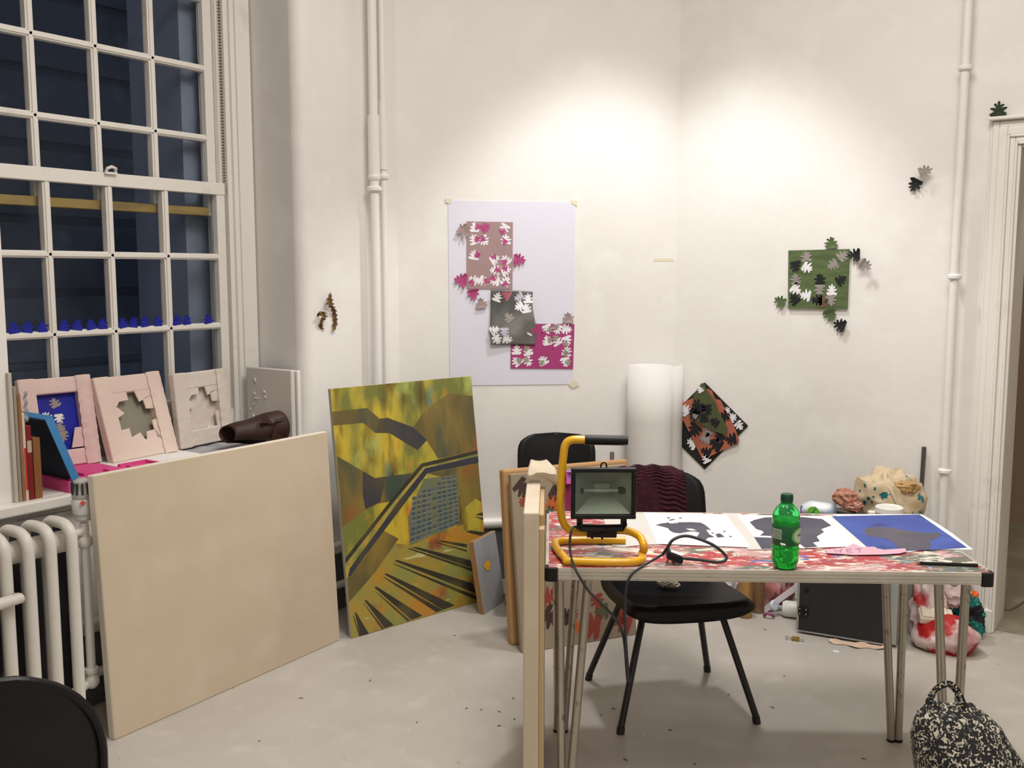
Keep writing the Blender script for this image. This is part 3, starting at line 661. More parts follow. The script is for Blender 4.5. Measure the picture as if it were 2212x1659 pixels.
g_ = 'paper leaves pinned on the right wall'
wleaf(1797, 525, 24, 5, 'green', 1, 'green paper leaf pinned just above the top edge of the green felt square', g_)
wleaf(1848, 551, 24, 90, 'black', 2, 'black paper leaf pinned off the top right corner of the green felt square', g_, lift=.012)
wleaf(1874, 574, 24, -120, 'grey', 3, 'grey paper leaf standing off the wall right of the green felt square', g_, lift=.03)
wleaf(1687, 651, 24, 60, 'green', 4, 'green paper leaf pinned at the lower left of the green felt square', g_)
wleaf(1795, 681, 25, 200, 'green', 5, 'green paper leaf pinned just below the green felt square', g_)
wleaf(1816, 702, 25, 70, 'black', 6, 'black paper leaf pinned lowest, below the green felt square', g_, lift=.010)
wleaf(2003, 372, 25, -70, 'taupe', 7, 'taupe paper leaf high on the wall left of the wall pipe, above a black one', g_, lift=.03)
wleaf(1978, 400, 26, 150, 'black', 8, 'black paper leaf high on the wall, just below the taupe one', g_, lift=.010)
P = ony(2157, 254, YR - .03); P.z = DZ + .114 + .026
leaf_thing('dark green paper leaf standing on top of the door frame', P, RW, RN, .056, 0, 'darkgreen', 9, None, .05, .005)
# green felt square with cut leaves
def felt(x_, y_): return ony(x_, y_, YR - .012)
cs = [felt(1703, 541), felt(1835, 538), felt(1830, 668), felt(1702, 666)]
o0 = cs[3]; L0 = Matrix.Translation(V((o0.x, YR - .012, o0.z)))
fm_ = mat('green_felt', (.10, .145, .055), .9, layers=[((.07, .105, .04), 9, .45, .65, (1, 1, 6))], bump=.0012, bscale=70)
t = thing('felt_square', 'green felt square with cut and stuck paper leaves on the right wall', 'wall hanging', M=L0)
b = MB(L0.inverted()); b.slab(cs, RN, .008); b.build('felt', fm_, t, bevel=.002)
for i, (x_, y_, c_, r_) in enumerate([(1742, 554, 'grey', 5), (1821, 552, 'grey', -50), (1719, 575, 'black', 190), (1744, 578, 'white', -120), (1799, 573, 'grey', 120), (1719, 603, 'grey', 10), (1771, 603, 'black', 5), (1817, 604, 'black', -60), (1720, 625, 'white', -130), (1771, 626, 'grey', 180), (1797, 627, 'white', 0), (1740, 638, 'white', 80), (1716, 646, 'black', 40), (1765, 648, 'black', 90), (1777, 652, 'brown', 10), (1795, 649, 'grey', 190)]):
    P = felt(x_, y_); s_ = pxm(P, 22); b = MB(L0.inverted())
    b.slab([P + RW * p[0] + Z * p[1] + RN * .0016 for p in leaf2(s_, r_, 60 + i)], RN, .0012); b.build('stuck_leaf', LM[c_], t)
# ------------------------------------------------------------------ poster
def cs_pts(pxs, off): return [oncant(x_, y_, off) for x_, y_ in pxs]
CR = CE
po_m = mat('lilac_white_poster', (.72, .71, .80), .8)
o0 = oncant(972, 833, 0); ML = Matrix.Translation(o0)
b = MB(ML.inverted()); b.slab(cs_pts([(968, 433), (1243, 437), (1238, 830), (972, 833)], .003), CN, .002)
t = tag(b.build('poster', po_m, M=ML), 'large plain lilac-white paper taped to the canted corner wall', 'poster')
tp_m = mat('masking_tape', (.74, .68, .50), .6)
for i, q in enumerate(([(961, 428), (978, 429), (974, 440), (963, 438)], [(1233, 432), (1248, 434), (1246, 444), (1236, 441)], [(1228, 832), (1243, 820), (1252, 832), (1238, 839)])):
    b = MB(ML.inverted()); b.slab(cs_pts(q, .0045), CN, .0008); b.build('tape_corner', tp_m, t)
b = MB(); b.slab(cs_pts([(1412, 558), (1446, 558), (1446, 565), (1412, 564)], .001), CN, .0008); b.slab([ony(*q, YR - .001) for q in ((1458, 558), (1466, 558), (1466, 564), (1458, 564))], RN, .0008)
b = MB(); b.slab(cs_pts([(1412, 558), (1455, 558), (1455, 565), (1412, 564)], .001), CN, .0008); tag(b.build('tape_strip', tp_m), 'strip of masking tape on the bare wall right of the poster', 'tape')
def sheet(label, corners, off, mt, leaves, px=20, wav=0, cat='collage', seed0=0):
    o0 = oncant(*corners[3], off); ML = Matrix.Translation(o0)
    t = thing('cut_paper_sheet', label, cat, M=ML, group='leaf-cut sheets on the poster')
    P = cs_pts(corners, off); b = MB(ML.inverted())
    if wav:
        def g(u, v):
            p = P[3].lerp(P[2], u).lerp(P[0].lerp(P[1], u), v)
            return p + CN * (.004 + .014 * (.5 + .5 * math.sin(6.5 * (v - .45 * u) + .6))) + CR * .009 * math.sin(v * 6.2) * (u - .2)
        b.grid(g, 24, 30); b.build('sheet', mt, t, smooth=True, solid=.0008)
    else: b.slab(P, CN, .0012); b.build('sheet', mt, t)
    for i, (x_, y_, cols, r_) in enumerate(leaves):
        c = oncant(x_, y_, off); s_ = pxm(c, px); b = MB(ML.inverted())
        w_ = wav
        def lift(p):
            if not w_: return p + CN * .0008
            e1 = P[2] - P[3]; e2 = P[0] - P[3]; q = p - P[3]; u = max(0, min(1, q.dot(e1) / e1.dot(e1))); v = max(0, min(1, q.dot(e2) / e2.dot(e2)))
            return p + CN * (.0052 + .014 * (.5 + .5 * math.sin(6.5 * (v - .45 * u) + .6)))
        b.slab([lift(c + CR * p[0] + Z * p[1]) for p in leaf2(s_, r_, seed0 + i)], CN, .0008)
        o = b.build('leaf_hole', LM[cols[0]], t)
        if len(cols) > 1:
            b = MB(ML.inverted()); hp = leaf2(s_ * .62, r_ + 150, seed0 + i + 50)
            b.slab([lift(c + CR * (p[0] + s_ * .30 * math.cos(i * 2.1)) + Z * (p[1] + s_ * .30 * math.sin(i * 2.1))) + CN * .0006 for p in hp], CN, .0006); b.build('leaf_layer', LM[cols[1]], o)
    return t
W_, WM, MG = ('white',), ('white', 'magenta'), ('magenta',)
mv_m = mat('mauve_speckled_paper', (.36, .24, .24), .8, layers=[((.28, .22, .22), 8, .5, .7), ((.12, .08, .10), 30, .68, .72)])
sheet('mauve speckled sheet with rows of cut leaves, top left on the poster', [(1008, 478), (1108, 480), (1107, 625), (1008, 624)], .006, mv_m,
      [(1025, 491, WM, 0), (1048, 491, MG, -60), (1089, 494, WM, 150), (1024, 518, WM, 20), (1046, 520, WM, -140), (1093, 518, WM, 0), (1024, 551, WM, -10), (1069, 560, WM, -60), (1093, 562, WM, 40), (1069, 584, WM, 90), (1093, 585, WM, -70), (1022, 605, WM, 60), (1044, 607, WM, -120), (1069, 607, WM, 80), (1093, 608, WM, -30)], seed0=100)
mg_m = mat('magenta_speckled_paper', (.38, .045, .18), .8, layers=[((.30, .035, .14), 9, .5, .7), ((.12, .01, .06), 40, .70, .73)])
WT = ('white', 'taupe')
sheet('magenta speckled sheet with cut leaves, bottom right on the poster', [(1104, 699), (1241, 700), (1238, 797), (1103, 796)], .0065, mg_m,
      [(1182, 711, WT, 200), (1205, 711, WT, 160), (1225, 711, W_, -100), (1182, 736, WT, 10), (1203, 736, WT, 30), (1225, 736, WT, 200), (1116, 756, W_, 0), (1140, 758, WT, 10), (1224, 759, WT, -10), (1116, 781, WT, 40), (1140, 781, WT, -150), (1173, 779, WT, 30), (1222, 782, WT, 190)], seed0=200)
ch_m = mat('charcoal_rubbed_paper', (.13, .13, .12), .55, layers=[((.30, .30, .28), 4, .5, .72, (1, 1, 1), 3), ((.04, .04, .04), 4, .52, .70, (1, 1, 1), 5)])
sheet('curling charcoal-grey sheet with cut leaves, in the middle of the poster', [(1059, 625), (1151, 630), (1156, 745), (1060, 744)], .009, ch_m,
      [(1074, 642, W_, -20), (1093, 637, ('pink',), 60), (1121, 642, ('lavender',), 120), (1140, 645, W_, 0), (1121, 662, W_, 120), (1136, 666, W_, 10), (1098, 685, ('taupe',), 40), (1068, 713, W_, -60), (1089, 717, ('lavender',), 180), (1145, 714, WM, -30), (1073, 733, W_, -150), (1095, 733, W_, -100)], wav=1, px=19, seed0=300)
for x_, y_, px, rot, c_, sd, lb in ((998, 498, 24, 100, 'mauve', 1, 'mauve paper leaf curling off the poster, left of the mauve sheet top corner'), (1121, 562, 24, -90, 'magenta', 2, 'magenta paper leaf on the poster, right of the mauve sheet'), (995, 605, 26, 80, 'magenta', 3, 'magenta paper leaf on the poster, left of the mauve sheet lower corner'), (1022, 636, 22, 190, 'magenta', 4, 'magenta paper leaf on the poster, just below the mauve sheet'), (1039, 655, 21, 10, 'mauve', 5, 'mauve paper leaf on the poster, left of the charcoal sheet'), (1227, 687, 21, 5, 'mauve', 6, 'mauve paper leaf on the poster, just above the magenta sheet')):
    P = oncant(x_, y_, .004); leaf_thing(lb, P, CR, CN, pxm(P, px), rot, c_, sd + 20, 'loose paper leaves on the poster', .1, .012 if sd == 1 else .004)
# ------------------------------------------------------------------ diamond hanging (three overlapping cut sheets)
def dq_(x_, y_): return (1320 + x_ / 5.925, 750 + y_ / 5.925)
o0 = ony(1522, 920, YR - .01); ML = Matrix.Translation(o0)
t = thing('diamond_hanging', 'black, terracotta and green layered leaf-cut sheets hung as a diamond beside the paper roll', 'wall hanging', M=ML)
def dlay(name, pts, off, mt, curl=0):
    b = MB(ML.inverted()); P = [ony(x_, y_, YR - off) for x_, y_ in pts]; b.slab(P, RN, .0015); return b.build(name, mt, t)
bs = dlay('black_square', [(1616, 920), (1522, 1014), (1454, 946), (1454, 894), (1522, 826)], .005, mat('black_card', (.010, .012, .011), .7))
os_ = dlay('terracotta_sheet', [dq_(*p) for p in ((880, 725), (1070, 640), (1130, 560), (1240, 530), (1290, 560), (1330, 660), (1400, 680), (1520, 900), (1590, 1050), (1640, 1190), (1630, 1230), (1530, 1270), (1300, 1380), (1175, 1450), (1100, 1300), (930, 950), (880, 915))], .012, mat('terracotta_paper', (.42, .13, .075), .75, layers=[((.32, .09, .05), 6, .5, .7)]))
gs_ = dlay('green_sheet', [dq_(*p) for p in ((1140, 480), (1170, 455), (1200, 480), (1230, 560), (1330, 700), (1380, 830), (1440, 930), (1490, 1050), (1470, 1130), (1300, 1070), (1100, 960), (1000, 905), (1020, 780), (1060, 700), (1040, 640))], .022, mat('olive_paper', (.07, .085, .03), .75, layers=[((.045, .055, .02), 6, .5, .7)]))
for i, (x_, y_, px, rot, c_, par, off) in enumerate([(1478, 812, 16, -45, 'white', bs, .0075), (1555, 900, 19, -45, 'white', bs, .0075), (1640, 1005, 19, -135, 'white', bs, .0075), (1035, 1230, 22, 60, 'white', bs, .0075), (1215, 1425, 19, 30, 'white', bs, .0145),
        (945, 800, 24, 40, 'white', os_, .0145), (1060, 1060, 28, 150, 'black', os_, .0145), (1240, 1070, 22, 30, 'grey', os_, .0145), (1200, 1170, 24, 100, 'grey', os_, .0145), (1340, 1240, 28, 60, 'black', os_, .0145), (1535, 1180, 24, 100, 'black', os_, .0145), (1390, 1130, 22, 20, 'black', os_, .0145), (1440, 890, 22, 120, 'black', os_, .0145), (1210, 1340, 22, 70, 'black', os_, .0145),
        (1110, 760, 28, 30, 'black', gs_, .0245), (1230, 800, 22, 190, 'black', gs_, .0245), (1060, 850, 24, 60, 'black', gs_, .0245), (1180, 900, 20, 10, 'black', gs_, .0245), (1320, 960, 20, 60, 'black', gs_, .0245), (1070, 880, 12, 60, 'grey', gs_, .0255), (1140, 540, 14, 30, 'white', gs_, .0245)]):
    P = ony(*dq_(x_, y_), YR - off); b = MB(ML.inverted()); b.slab([P + RW * p[0] + Z * p[1] for p in leaf2(pxm(P, px), rot, 400 + i)], RN, .0008); b.build('leaf_shape', LM[c_], par)
# dried brown leaves on the left wall
dl_m = mat('dried_brown_leaf', (.12, .055, .012), .6, layers=[((.30, .20, .03), 40, .5, .6), ((.05, .03, .01), 30, .56, .62)])
def dried(label, pxs, wd):
    P = [onx(x_, y_, XL + .012 + .012 * math.sin(i)) for i, (x_, y_) in enumerate(pxs)]; o0 = P[0]; n = len(P); b = MB(loc(o0))
    for i in range(n - 1):
        for q in range(3):
            u = q / 3; a_, c_ = P[i].lerp(P[i + 1], u), P[i].lerp(P[i + 1], u + .4); w0 = wd[i] * (1 - u) + wd[i + 1] * u; k = .7 + .5 * ((i * 3 + q) % 2)
            b.poly([a_, a_ + V((.004, w0 * k, -.004)), c_ + V((.008, w0 * k * .6, 0)), c_, c_ + V((.004, -w0 * k, .003)), a_ + V((0, -w0 * k * .5, .002))])
    return tag(b.build('dried_leaf', dl_m, M=Matrix.Translation(o0), solid=.0015), label, 'dried leaf', 'dried leaves on the window wall')
dried('long curled dried brown leaf hanging on the wall beside the window', [(713, 632), (711, 645), (712, 658), (719, 668), (722, 682), (723, 697), (720, 712)], [.004, .018, .022, .016, .014, .013, .006])
dried('small ragged dried brown leaf on the wall, left of the long curled one', [(684, 683), (694, 674), (700, 684), (693, 695), (692, 705), (697, 713)], [.006, .022, .016, .008, .014, .004])
# ================================================================== the table
TE = V((.8413, .5406, 0)); TN = V((-.5406, .8413, 0)); TA = V((-1.394, 2.157, 0)) + TN * .058; TW, TD, TH = 1.208, .642, .690
TM = frame(TA, TE, TN, Z)
alu_m = mat('aluminium_edging', (.50, .46, .39), .45, .35, layers=[((.60, .57, .50), 5, .5, .7), ((.30, .27, .21), 30, .66, .74, (1, 1, 3)), ((.05, .10, .40), 9, .74, .76, (1, 1, .3), 3), ((.60, .30, .35), 3, .68, .80, (1, 1, .3), 5)])
top_m = mat('paint_splattered_top', (.36, .055, .06), .5, layers=[
    ((.50, .30, .29), 7, .50, .60, (1, 1.5, 1), 1, .8), ((.13, .14, .11), 4.0, .52, .57, (1, 1.4, 1), 2, .6), ((.42, .035, .04), 5, .55, .62, (1, 1.8, 1), 3, .6),
    ((.70, .64, .52), 11, .57, .60, (1, 2.2, 1), 4, 1.2), ((.62, .30, .36), 6, .60, .68, (1, 1.5, 1), 5, .5), ((.70, .62, .55), 19, .60, .63, (1, 2.4, 1), 6, 1.5), ((.10, .14, .38), 14, .645, .675, (1, 1.6, 1), 7, .6),
    ((.18, .32, .30), 12, .65, .69, (1, 1.6, 1), 8, .5), ((.42, .16, .06), 8, .67, .72, (1, 1.6, 1), 9, .6), ((.06, .05, .05), 40, .70, .73, (1, 2, 1), 10)], bump=.0005, bscale=40)
t = thing('work_table', 'folding work table with paint-splattered top, ribbed metal edge and steel splayed legs', 'table', M=TM)
b = MB(); b.bx((.004, .004, TH - .030), (TW - .004, TD - .004, TH)); b.build('tabletop', top_m, t)
b = MB(); r_ = .030
for k in range(7):   # ribbed strip
    z0 = TH - .033 + k * .0047; o_ = .0012 if k % 2 else .0
    b.bx((r_, -.004 - o_, z0), (TW - r_, .004, z0 + .0048)); b.bx((r_, TD - .004, z0), (TW - r_, TD + .004 + o_, z0 + .0048))
    b.bx((-.004 - o_, r_, z0), (.004, TD - r_, z0 + .0048)); b.bx((TW - .004, r_, z0), (TW + .004 + o_, TD - r_, z0 + .0048))
b.build('metal_edging', alu_m, t)
for cx, cy in ((0, 0), (TW, 0), (0, TD), (TW, TD)):
    b = MB(); sx, sy = (1 if cx == 0 else -1), (1 if cy == 0 else -1)
    b.slab([V((cx - sx * .007 + sx * p[0], cy - sy * .007 + sy * p[1], TH - .001)) for p in ((.012, 0), (.034, 0), (.034, .02), (.02, .034), (0, .034), (0, .012), (.004, .004))], (0, 0, 1), .037)
    b.build('corner_cap', black_m, t, bevel=.002)
for (fx, fy), tops in (((.055, .045), (-.020, .062)), ((.045, .442), (-.018, .055)), ((1.145, .045), (-.055, .022)), ((1.120, .417), (-.055, .012))):
    for q, (dx, bx_) in enumerate(((tops[0], -.014), (tops[1], .014))):
        b = MB(); f = V((fx + bx_ * .8, fy, .004)); tp = V((fx + dx, fy + .02, TH - .033))
        b.tube([f, f.lerp(tp, .35), tp], .0125, 12, 0); b.tube([f - Z * .004, f + Z * .004], .0135, 12, 1); b.build('leg', [metal_m, black_m], t, smooth=True)
for fx in (.05, 1.13):
    b = MB(); b.tube([(fx, .05, TH - .045), (fx, .50, TH - .045)], .0125, 12); b.build('leg_hinge_bar', metal_m, t, smooth=True)
# small drip under the edge and leftover
# ------------------------------------------------------------------ papers on the table
def flat(name, label, cat, pxs, z0, mt, shapes=(), th=.0006, group=None):
    P = [onz(x_, y_, z0) for x_, y_ in pxs]; o0 = V((P[0].x, P[0].y, TH)); ML = loc(o0)
    if shapes:
        t = thing(name, label, cat, o0, group=group); b = MB(ML); b.slab(P, Z, th); b.build('sheet', mt, t)
        for i, (m_, sp_) in enumerate(shapes):
            b = MB(ML); b.poly([onz(x_, y_, z0 + .0004 + .0001 * i) for x_, y_ in sp_]); b.build('painted_shape', m_, t)
        return t
    b = MB(ML); b.slab(P, Z, th); return tag(b.build(name, mt, M=Matrix.Translation(o0)), label, cat, group)
ink = mat('slate_ink', (.062, .060, .085), .7, layers=[((.085, .08, .11), 5, .5, .7)])
back_m = mat('stained_backing', (.60, .58, .55), .75, layers=[((.62, .50, .44), 3, .55, .7)])
def c8(*q): return [(1360 + x / 5.53, 1000 + y / 5.53) for x, y in q]
def c1(*q): return [(1720 + x / 4.496, 940 + y / 4.496) for x, y in q]
z1 = TH + .0018
flat('loose_sheet', 'stained off-white sheet on the table behind the worklight', 'paper', [(1300, 1109), (1396, 1107.5), (1424, 1176), (1392, 1176), (1345, 1182), (1322, 1178)], z1, back_m)
flat('loose_sheet', 'stained backing sheet showing between the first and second prints', 'paper', [(1560, 1109), (1600, 1110), (1656, 1187), (1616, 1187)], z1, back_m)
flat('loose_sheet', 'pale backing sheet showing between the second print and the blue one', 'paper', [(1780, 1113), (1805, 1113.5), (1880, 1184), (1845, 1184)], z1, mat('pale_backing', (.70, .69, .67), .75))
flat('loose_sheet', 'white torn-edged sheet under the blue print at the table right', 'paper', [(1800, 1111), (1990, 1110.5), (2006, 1119), (2024, 1130), (2060, 1154), (2102, 1187), (2050, 1187), (1990, 1188), (1965, 1192), (1945, 1190), (1880, 1186)], z1, paper_m)
z2 = TH + .0028
flat('ink_print', 'white print with a slate beaked blot and dots, leftmost of the three prints', 'print', c8((165, 592), (1150, 612), (1450, 1008), (330, 965)), z2, paper_m, [
    (ink, c8((310, 740), (380, 722), (440, 715), (455, 706), (475, 720), (530, 722), (545, 712), (560, 722), (580, 708), (740, 706), (850, 712), (900, 738), (935, 765), (975, 800), (915, 795), (950, 850), (1015, 885), (940, 892), (905, 920), (800, 890), (835, 832), (770, 818), (700, 822), (600, 840), (530, 832), (480, 808), (462, 780), (400, 762))),
    (paper_m, c8((670, 785), (745, 785), (800, 803), (730, 808))),
    (ink, c8((1025, 850), (1080, 840), (1135, 882), (1050, 890))), (ink, c8((445, 648), (485, 650), (480, 660), (450, 660))), (ink, c8((590, 652), (625, 655), (618, 664), (592, 662))),
    (ink, c8((470, 678), (530, 668), (545, 676), (480, 688))), (ink, c8((1115, 810), (1150, 812), (1140, 822), (1118, 820))), (ink, c8((1190, 870), (1225, 873), (1215, 882), (1195, 880))), (ink, c8((975, 830), (1010, 832), (1000, 840), (980, 838)))], group='prints laid out on the table')
flat('ink_print', 'white print with one big ragged slate shape, middle of the three prints', 'print', [(1591, 1112), (1787, 1115), (1850, 1180), (1647, 1187)], z2, paper_m, [
    (ink, [(1619.5, 1128), (1629, 1123), (1653, 1117.5), (1724, 1116), (1776, 1121), (1796, 1135), (1774, 1143), (1780, 1149), (1764, 1159), (1771, 1169), (1756, 1172), (1766, 1181), (1739, 1183), (1728, 1175), (1720, 1168), (1712, 1184), (1646, 1186), (1628, 1159), (1640, 1158), (1650, 1150), (1634, 1143)]),
    (paper_m, [(1622, 1148.5), (1650, 1148), (1634, 1143), (1621, 1138)]), (paper_m, [(1627, 1156.5), (1666, 1158), (1666, 1161.5), (1630, 1160)]), (paper_m, [(1722, 1171), (1735, 1184), (1712, 1185)])], group='prints laid out on the table')
bp_m = mat('cobalt_wash', (.045, .075, .30), .7, layers=[((.06, .10, .38), 4, .45, .65), ((.03, .045, .19), 9, .6, .72)])
flat('ink_print', 'cobalt blue print with a grey blot, at the right end of the table', 'print', c1((345, 787), (1195, 770), (1660, 1090), (1420, 1108), (1080, 1122), (850, 1110), (680, 1078)), z2, bp_m, [
    (mat('grey_blot', (.085, .080, .105), .7, layers=[((.11, .10, .12), 6, .5, .7)]), c1((655, 920), (700, 898), (800, 890), (900, 895), (1000, 915), (1100, 930), (1250, 950), (1390, 945), (1400, 980), (1290, 1030), (1310, 1060), (1290, 1112), (1080, 1118), (1000, 1098), (940, 1040), (870, 1000), (760, 990), (690, 975)))], group='prints laid out on the table')
note_m = mat('pink_torn_note', (.62, .36, .44), .7)
t = flat('wet_note', 'torn pink paper note reading WET at the front of the prints', 'note', c1((283, 1108), (480, 1088), (520, 1070), (550, 1052), (590, 1068), (640, 1085), (760, 1083), (790, 1100), (820, 1115), (1055, 1098), (1075, 1130), (1000, 1148), (850, 1158), (560, 1162), (300, 1145)), TH + .0045, note_m, [])
t.name = 'note_sheet'; N0 = t; zz = TH + .0052
root = thing('torn_note', 'torn pink paper note reading WET at the front of the prints', 'note', N0.matrix_world.translation.copy())
for k_ in ('label', 'category'): del N0[k_]
N0.parent = root; N0.matrix_world = Matrix.Identity(4); N0.matrix_basis = Matrix.Identity(4); N0.name = 'note_paper'
ltr = {'W': [[(370, 1106), (388, 1138), (405, 1112), (428, 1138), (440, 1100)]], 'E': [[(535, 1102), (488, 1105), (498, 1138), (548, 1137)], [(492, 1121), (535, 1119)]], 'T': [[(570, 1104), (640, 1100)], [(605, 1102), (620, 1137)]]}
pen = mat('pencil_grey', (.20, .13, .17), .7)
for ch, strokes in ltr.items():
    b = MB(loc(root.matrix_world.translation if False else V((N0.matrix_world.translation))))
    o0 = root.location; b = MB(loc(o0))
    for s_ in strokes: b.tube([onz(*c1(q)[0], zz) for q in s_], .0011, 5, flat=.25)
    b.build('letter_' + ch.lower(), pen, root)
A_, B_ = onz(1977, 1216, TH + .005), onz(2112, 1221, TH + .005); e = (B_ - A_).normalized()
t = thing('black_pencil', 'black pencil lying near the front right corner of the table', 'pencil', A_)
b = MB(loc(A_)); b.tube([A_ + e * .012, B_], .0046, 8); b.build('barrel', black_m, t, smooth=True)
b = MB(loc(A_)); b.tube([A_, A_ + e * .012], [.001, .0044], 8); b.build('tip', mat('pencil_wood', (.20, .12, .06), .6), t, smooth=True)
# ------------------------------------------------------------------ bottle
P = onz(1695, 1226, TH); bs_ = (P - CAM).dot(FW) / FPX; u = bs_   # metres per pixel here
Hb = 163 * u
t = thing('drink_bottle', 'green plastic drink bottle with dark green cap standing on the table', 'bottle', P)
def px2r(w_): return w_ * u / 2
grn = mat('green_plastic', (.08, .78, .20), .06, trans=.9, ior=1.3)
liq = mat('green_liquid', (.10, .88, .20), .05, trans=.75, ior=1.2)
pr = [(0.001, .006), (30, 0), (46, .02), (56, .10), (57, .20), (58, .26), (58, .29), (55, .30), (56, .33), (57.5, .36), (58, .44), (58, .60), (58, .66), (57, .72), (52, .77), (42, .82), (31, .855), (24, .88), (21, .905), (21, .93), (24, .935)]
prof = [(px2r(a), b_ * Hb) for a, b_ in pr]
b = MB(loc(P)); b.lathe(prof, P, 32)
o = b.build('bottle_body', grn, t, smooth=True)
b = MB(loc(P)); b.lathe([(px2r(a) * .95, max(.004, b_ * Hb)) for a, b_ in pr if b_ <= .66] + [(.002, .665 * Hb)], P, 32); b.build('drink', liq, t, smooth=True)
lab = mat('label_dark_green', (.008, .085, .03), .4, layers=[((.02, .22, .05), 22, .55, .65)])
b = MB(loc(P)); b.lathe([(px2r(58.6), .335 * Hb), (px2r(59.3), .34 * Hb), (px2r(59.3), .590 * Hb), (px2r(58.6), .595 * Hb)], P, 32); lo = b.build('label', lab, t, smooth=True)
R1 = px2r(59.3) + .0004
def onlab(a, z_, k=0): return P + V((math.cos(a) * (R1 + k), math.sin(a) * (R1 + k), z_ * Hb))
a0 = math.atan2(-FWH.y, -FWH.x)      # towards the camera
def patch(pts, name, mt, par, k=.0):
    b = MB(loc(P)); c = (sum(q[0] for q in pts) / len(pts), sum(q[1] for q in pts) / len(pts))
    N_ = 6; vs = [onlab(c[0], c[1], k)]; n = len(pts)
    for j in range(1, N_ + 1):
        f = j / N_; vs += [onlab(c[0] + (q[0] - c[0]) * f, c[1] + (q[1] - c[1]) * f, k) for q in pts]
    fs = [(0, 1 + i, 1 + (i + 1) % n) for i in range(n)]
    for j in range(N_ - 1): fs += [(1 + j * n + i, 1 + (j + 1) * n + i, 1 + (j + 1) * n + (i + 1) % n, 1 + j * n + (i + 1) % n) for i in range(n)]
    b.add(vs, fs); return b.build(name, mt, par)
lt = mat('label_pale', (.50, .55, .42), .5); lg = mat('label_lime', (.09, .38, .06), .5); lw = mat('label_white', (.72, .75, .68), .5)
patch([(a0 + .30 + .95 * math.cos(t_) * .75 + .55, .465 + .105 * math.sin(t_)) for t_ in [i * .3927 for i in range(16)]], 'lime_disc', lg, lo, .0001)
patch([(a0 + .95 + .62 * math.cos(t_), .465 + .095 * math.sin(t_)) for t_ in [i * .3927 for i in range(16)]], 'pale_disc', lt, lo, .0003)
for i in range(9):
    z_ = .425 + i * .0155; b = MB(loc(P)); b.tube([onlab(a0 - 1.35 + k * .1, z_, .0002) for k in range(9)], .00045, 4); b.build('text_line', lw, lo)
b = MB(loc(P)); b.tube([onlab(a0 - .62, .375, .0005), onlab(a0 - .55, .362, .0005), onlab(a0 - .35, .362, .0005), onlab(a0 - .28, .352, .0005)], [.002, .0032, .0026, .002], 6); b.build('white_mark', lw, lo, smooth=True)
for k in range(3):
    b = MB(loc(P)); b.tube(smoothpts([onlab(a0 + .70 + k * .16 + .05 * math.sin(j * 2.4), .475 + .022 * math.cos(j * 2.4), .0006) for j in range(4)], 3), .0006, 4); b.build('script_stroke', lab, lo)
b = MB(loc(P)); cp = mat('cap_dark_green', (.005, .055, .03), .4)
b.lathe([(px2r(27), .895 * Hb), (px2r(27), .905 * Hb), (px2r(25), .907 * Hb), (px2r(25.5), .985 * Hb), (px2r(23), .998 * Hb), (px2r(20), Hb)], P, 28)
for k in range(24):
    a = k * math.pi / 12; b.box(P + V((math.cos(a) * px2r(25.3), math.sin(a) * px2r(25.3), .945 * Hb)), (.0012, .0012, .06 * Hb), 0, Matrix.Rotation(a, 3, 'Z'))
b.build('screw_cap', cp, t, smooth=True)
# ------------------------------------------------------------------ worklight
yl = mat('yellow_enamel', (.72, .38, .008), .3, layers=[((.60, .30, .01), 12, .6, .75)], coat=.3)
kf = 2.64; rt_ = .0115
def L_(x, y, k): return onf(x, y, k)
zt_ = TH + rt_ + .001
def tz(x, y, z_=zt_): return onz(x, y, z_)
fr0, fr1 = tz(1236, 1212), tz(1372, 1213); bk0, bk1 = tz(1212, 1168), tz(1351, 1167)
kc = ((fr1 + bk1) / 2).dot(FWH)
path = [bk1, bk0 + (bk1 - bk0) * .05, tz(1200, 1178), tz(1222, 1207), fr0, fr1, tz(1386, 1200) + Z * .004, onf(1391, 1180, kc - .06), onf(1380, 1158, kc - .02), onf(1350, 1146, kc), onf(1300, 1147, kc), onf(1240, 1148, kc), onf(1214, 1120, kc), onf(1212, 1050, kc), onf(1217, 985, kc), onf(1222, 960, kc), onf(1236, 950, kc), onf(1266, 950, kc)]
t = thing('worklight', 'halogen worklight with yellow tubular stand and black handle on the table', 'work light', (fr0 + bk1) / 2)
LL = loc(t.matrix_world.translation if False else (fr0 + bk1) / 2)
b = MB(LL); b.tube(smoothpts(path, 5), rt_, 14); b.build('tubular_stand', yl, t, smooth=True)
b = MB(LL); b.tube([onf(1263, 950, kc), onf(1270, 950, kc), onf(1345, 951.5, kc), onf(1356, 952, kc)], [.0135, .0145, .0145, .013], 14); b.build('handle_grip', black_m, t, smooth=True)
b = MB(LL); kb = kc - .005
b.tube([onf(1268, 1147, kb), onf(1331, 1148, kb)], .0185, 14); b.build('clamp', black_m, t, smooth=True)
b = MB(LL); b.tube([onf(1300, 1150, kb - .02), onf(1301, 1166, kb - .02)], [.008, .002], 8)
b.tube([onf(1280, 1158, kb - .01), onf(1279, 1163, kb - .01)], .004, 8); b.build('wing_screw', black_m, t, smooth=True)
kl = kc - .06
b = MB(LL); bk = [onf(1250, 1132, kl + .01), onf(1255, 1140, kl + .02), onf(1300, 1141, kl + .03), onf(1345, 1140, kl + .02), onf(1351, 1130, kl + .01)]
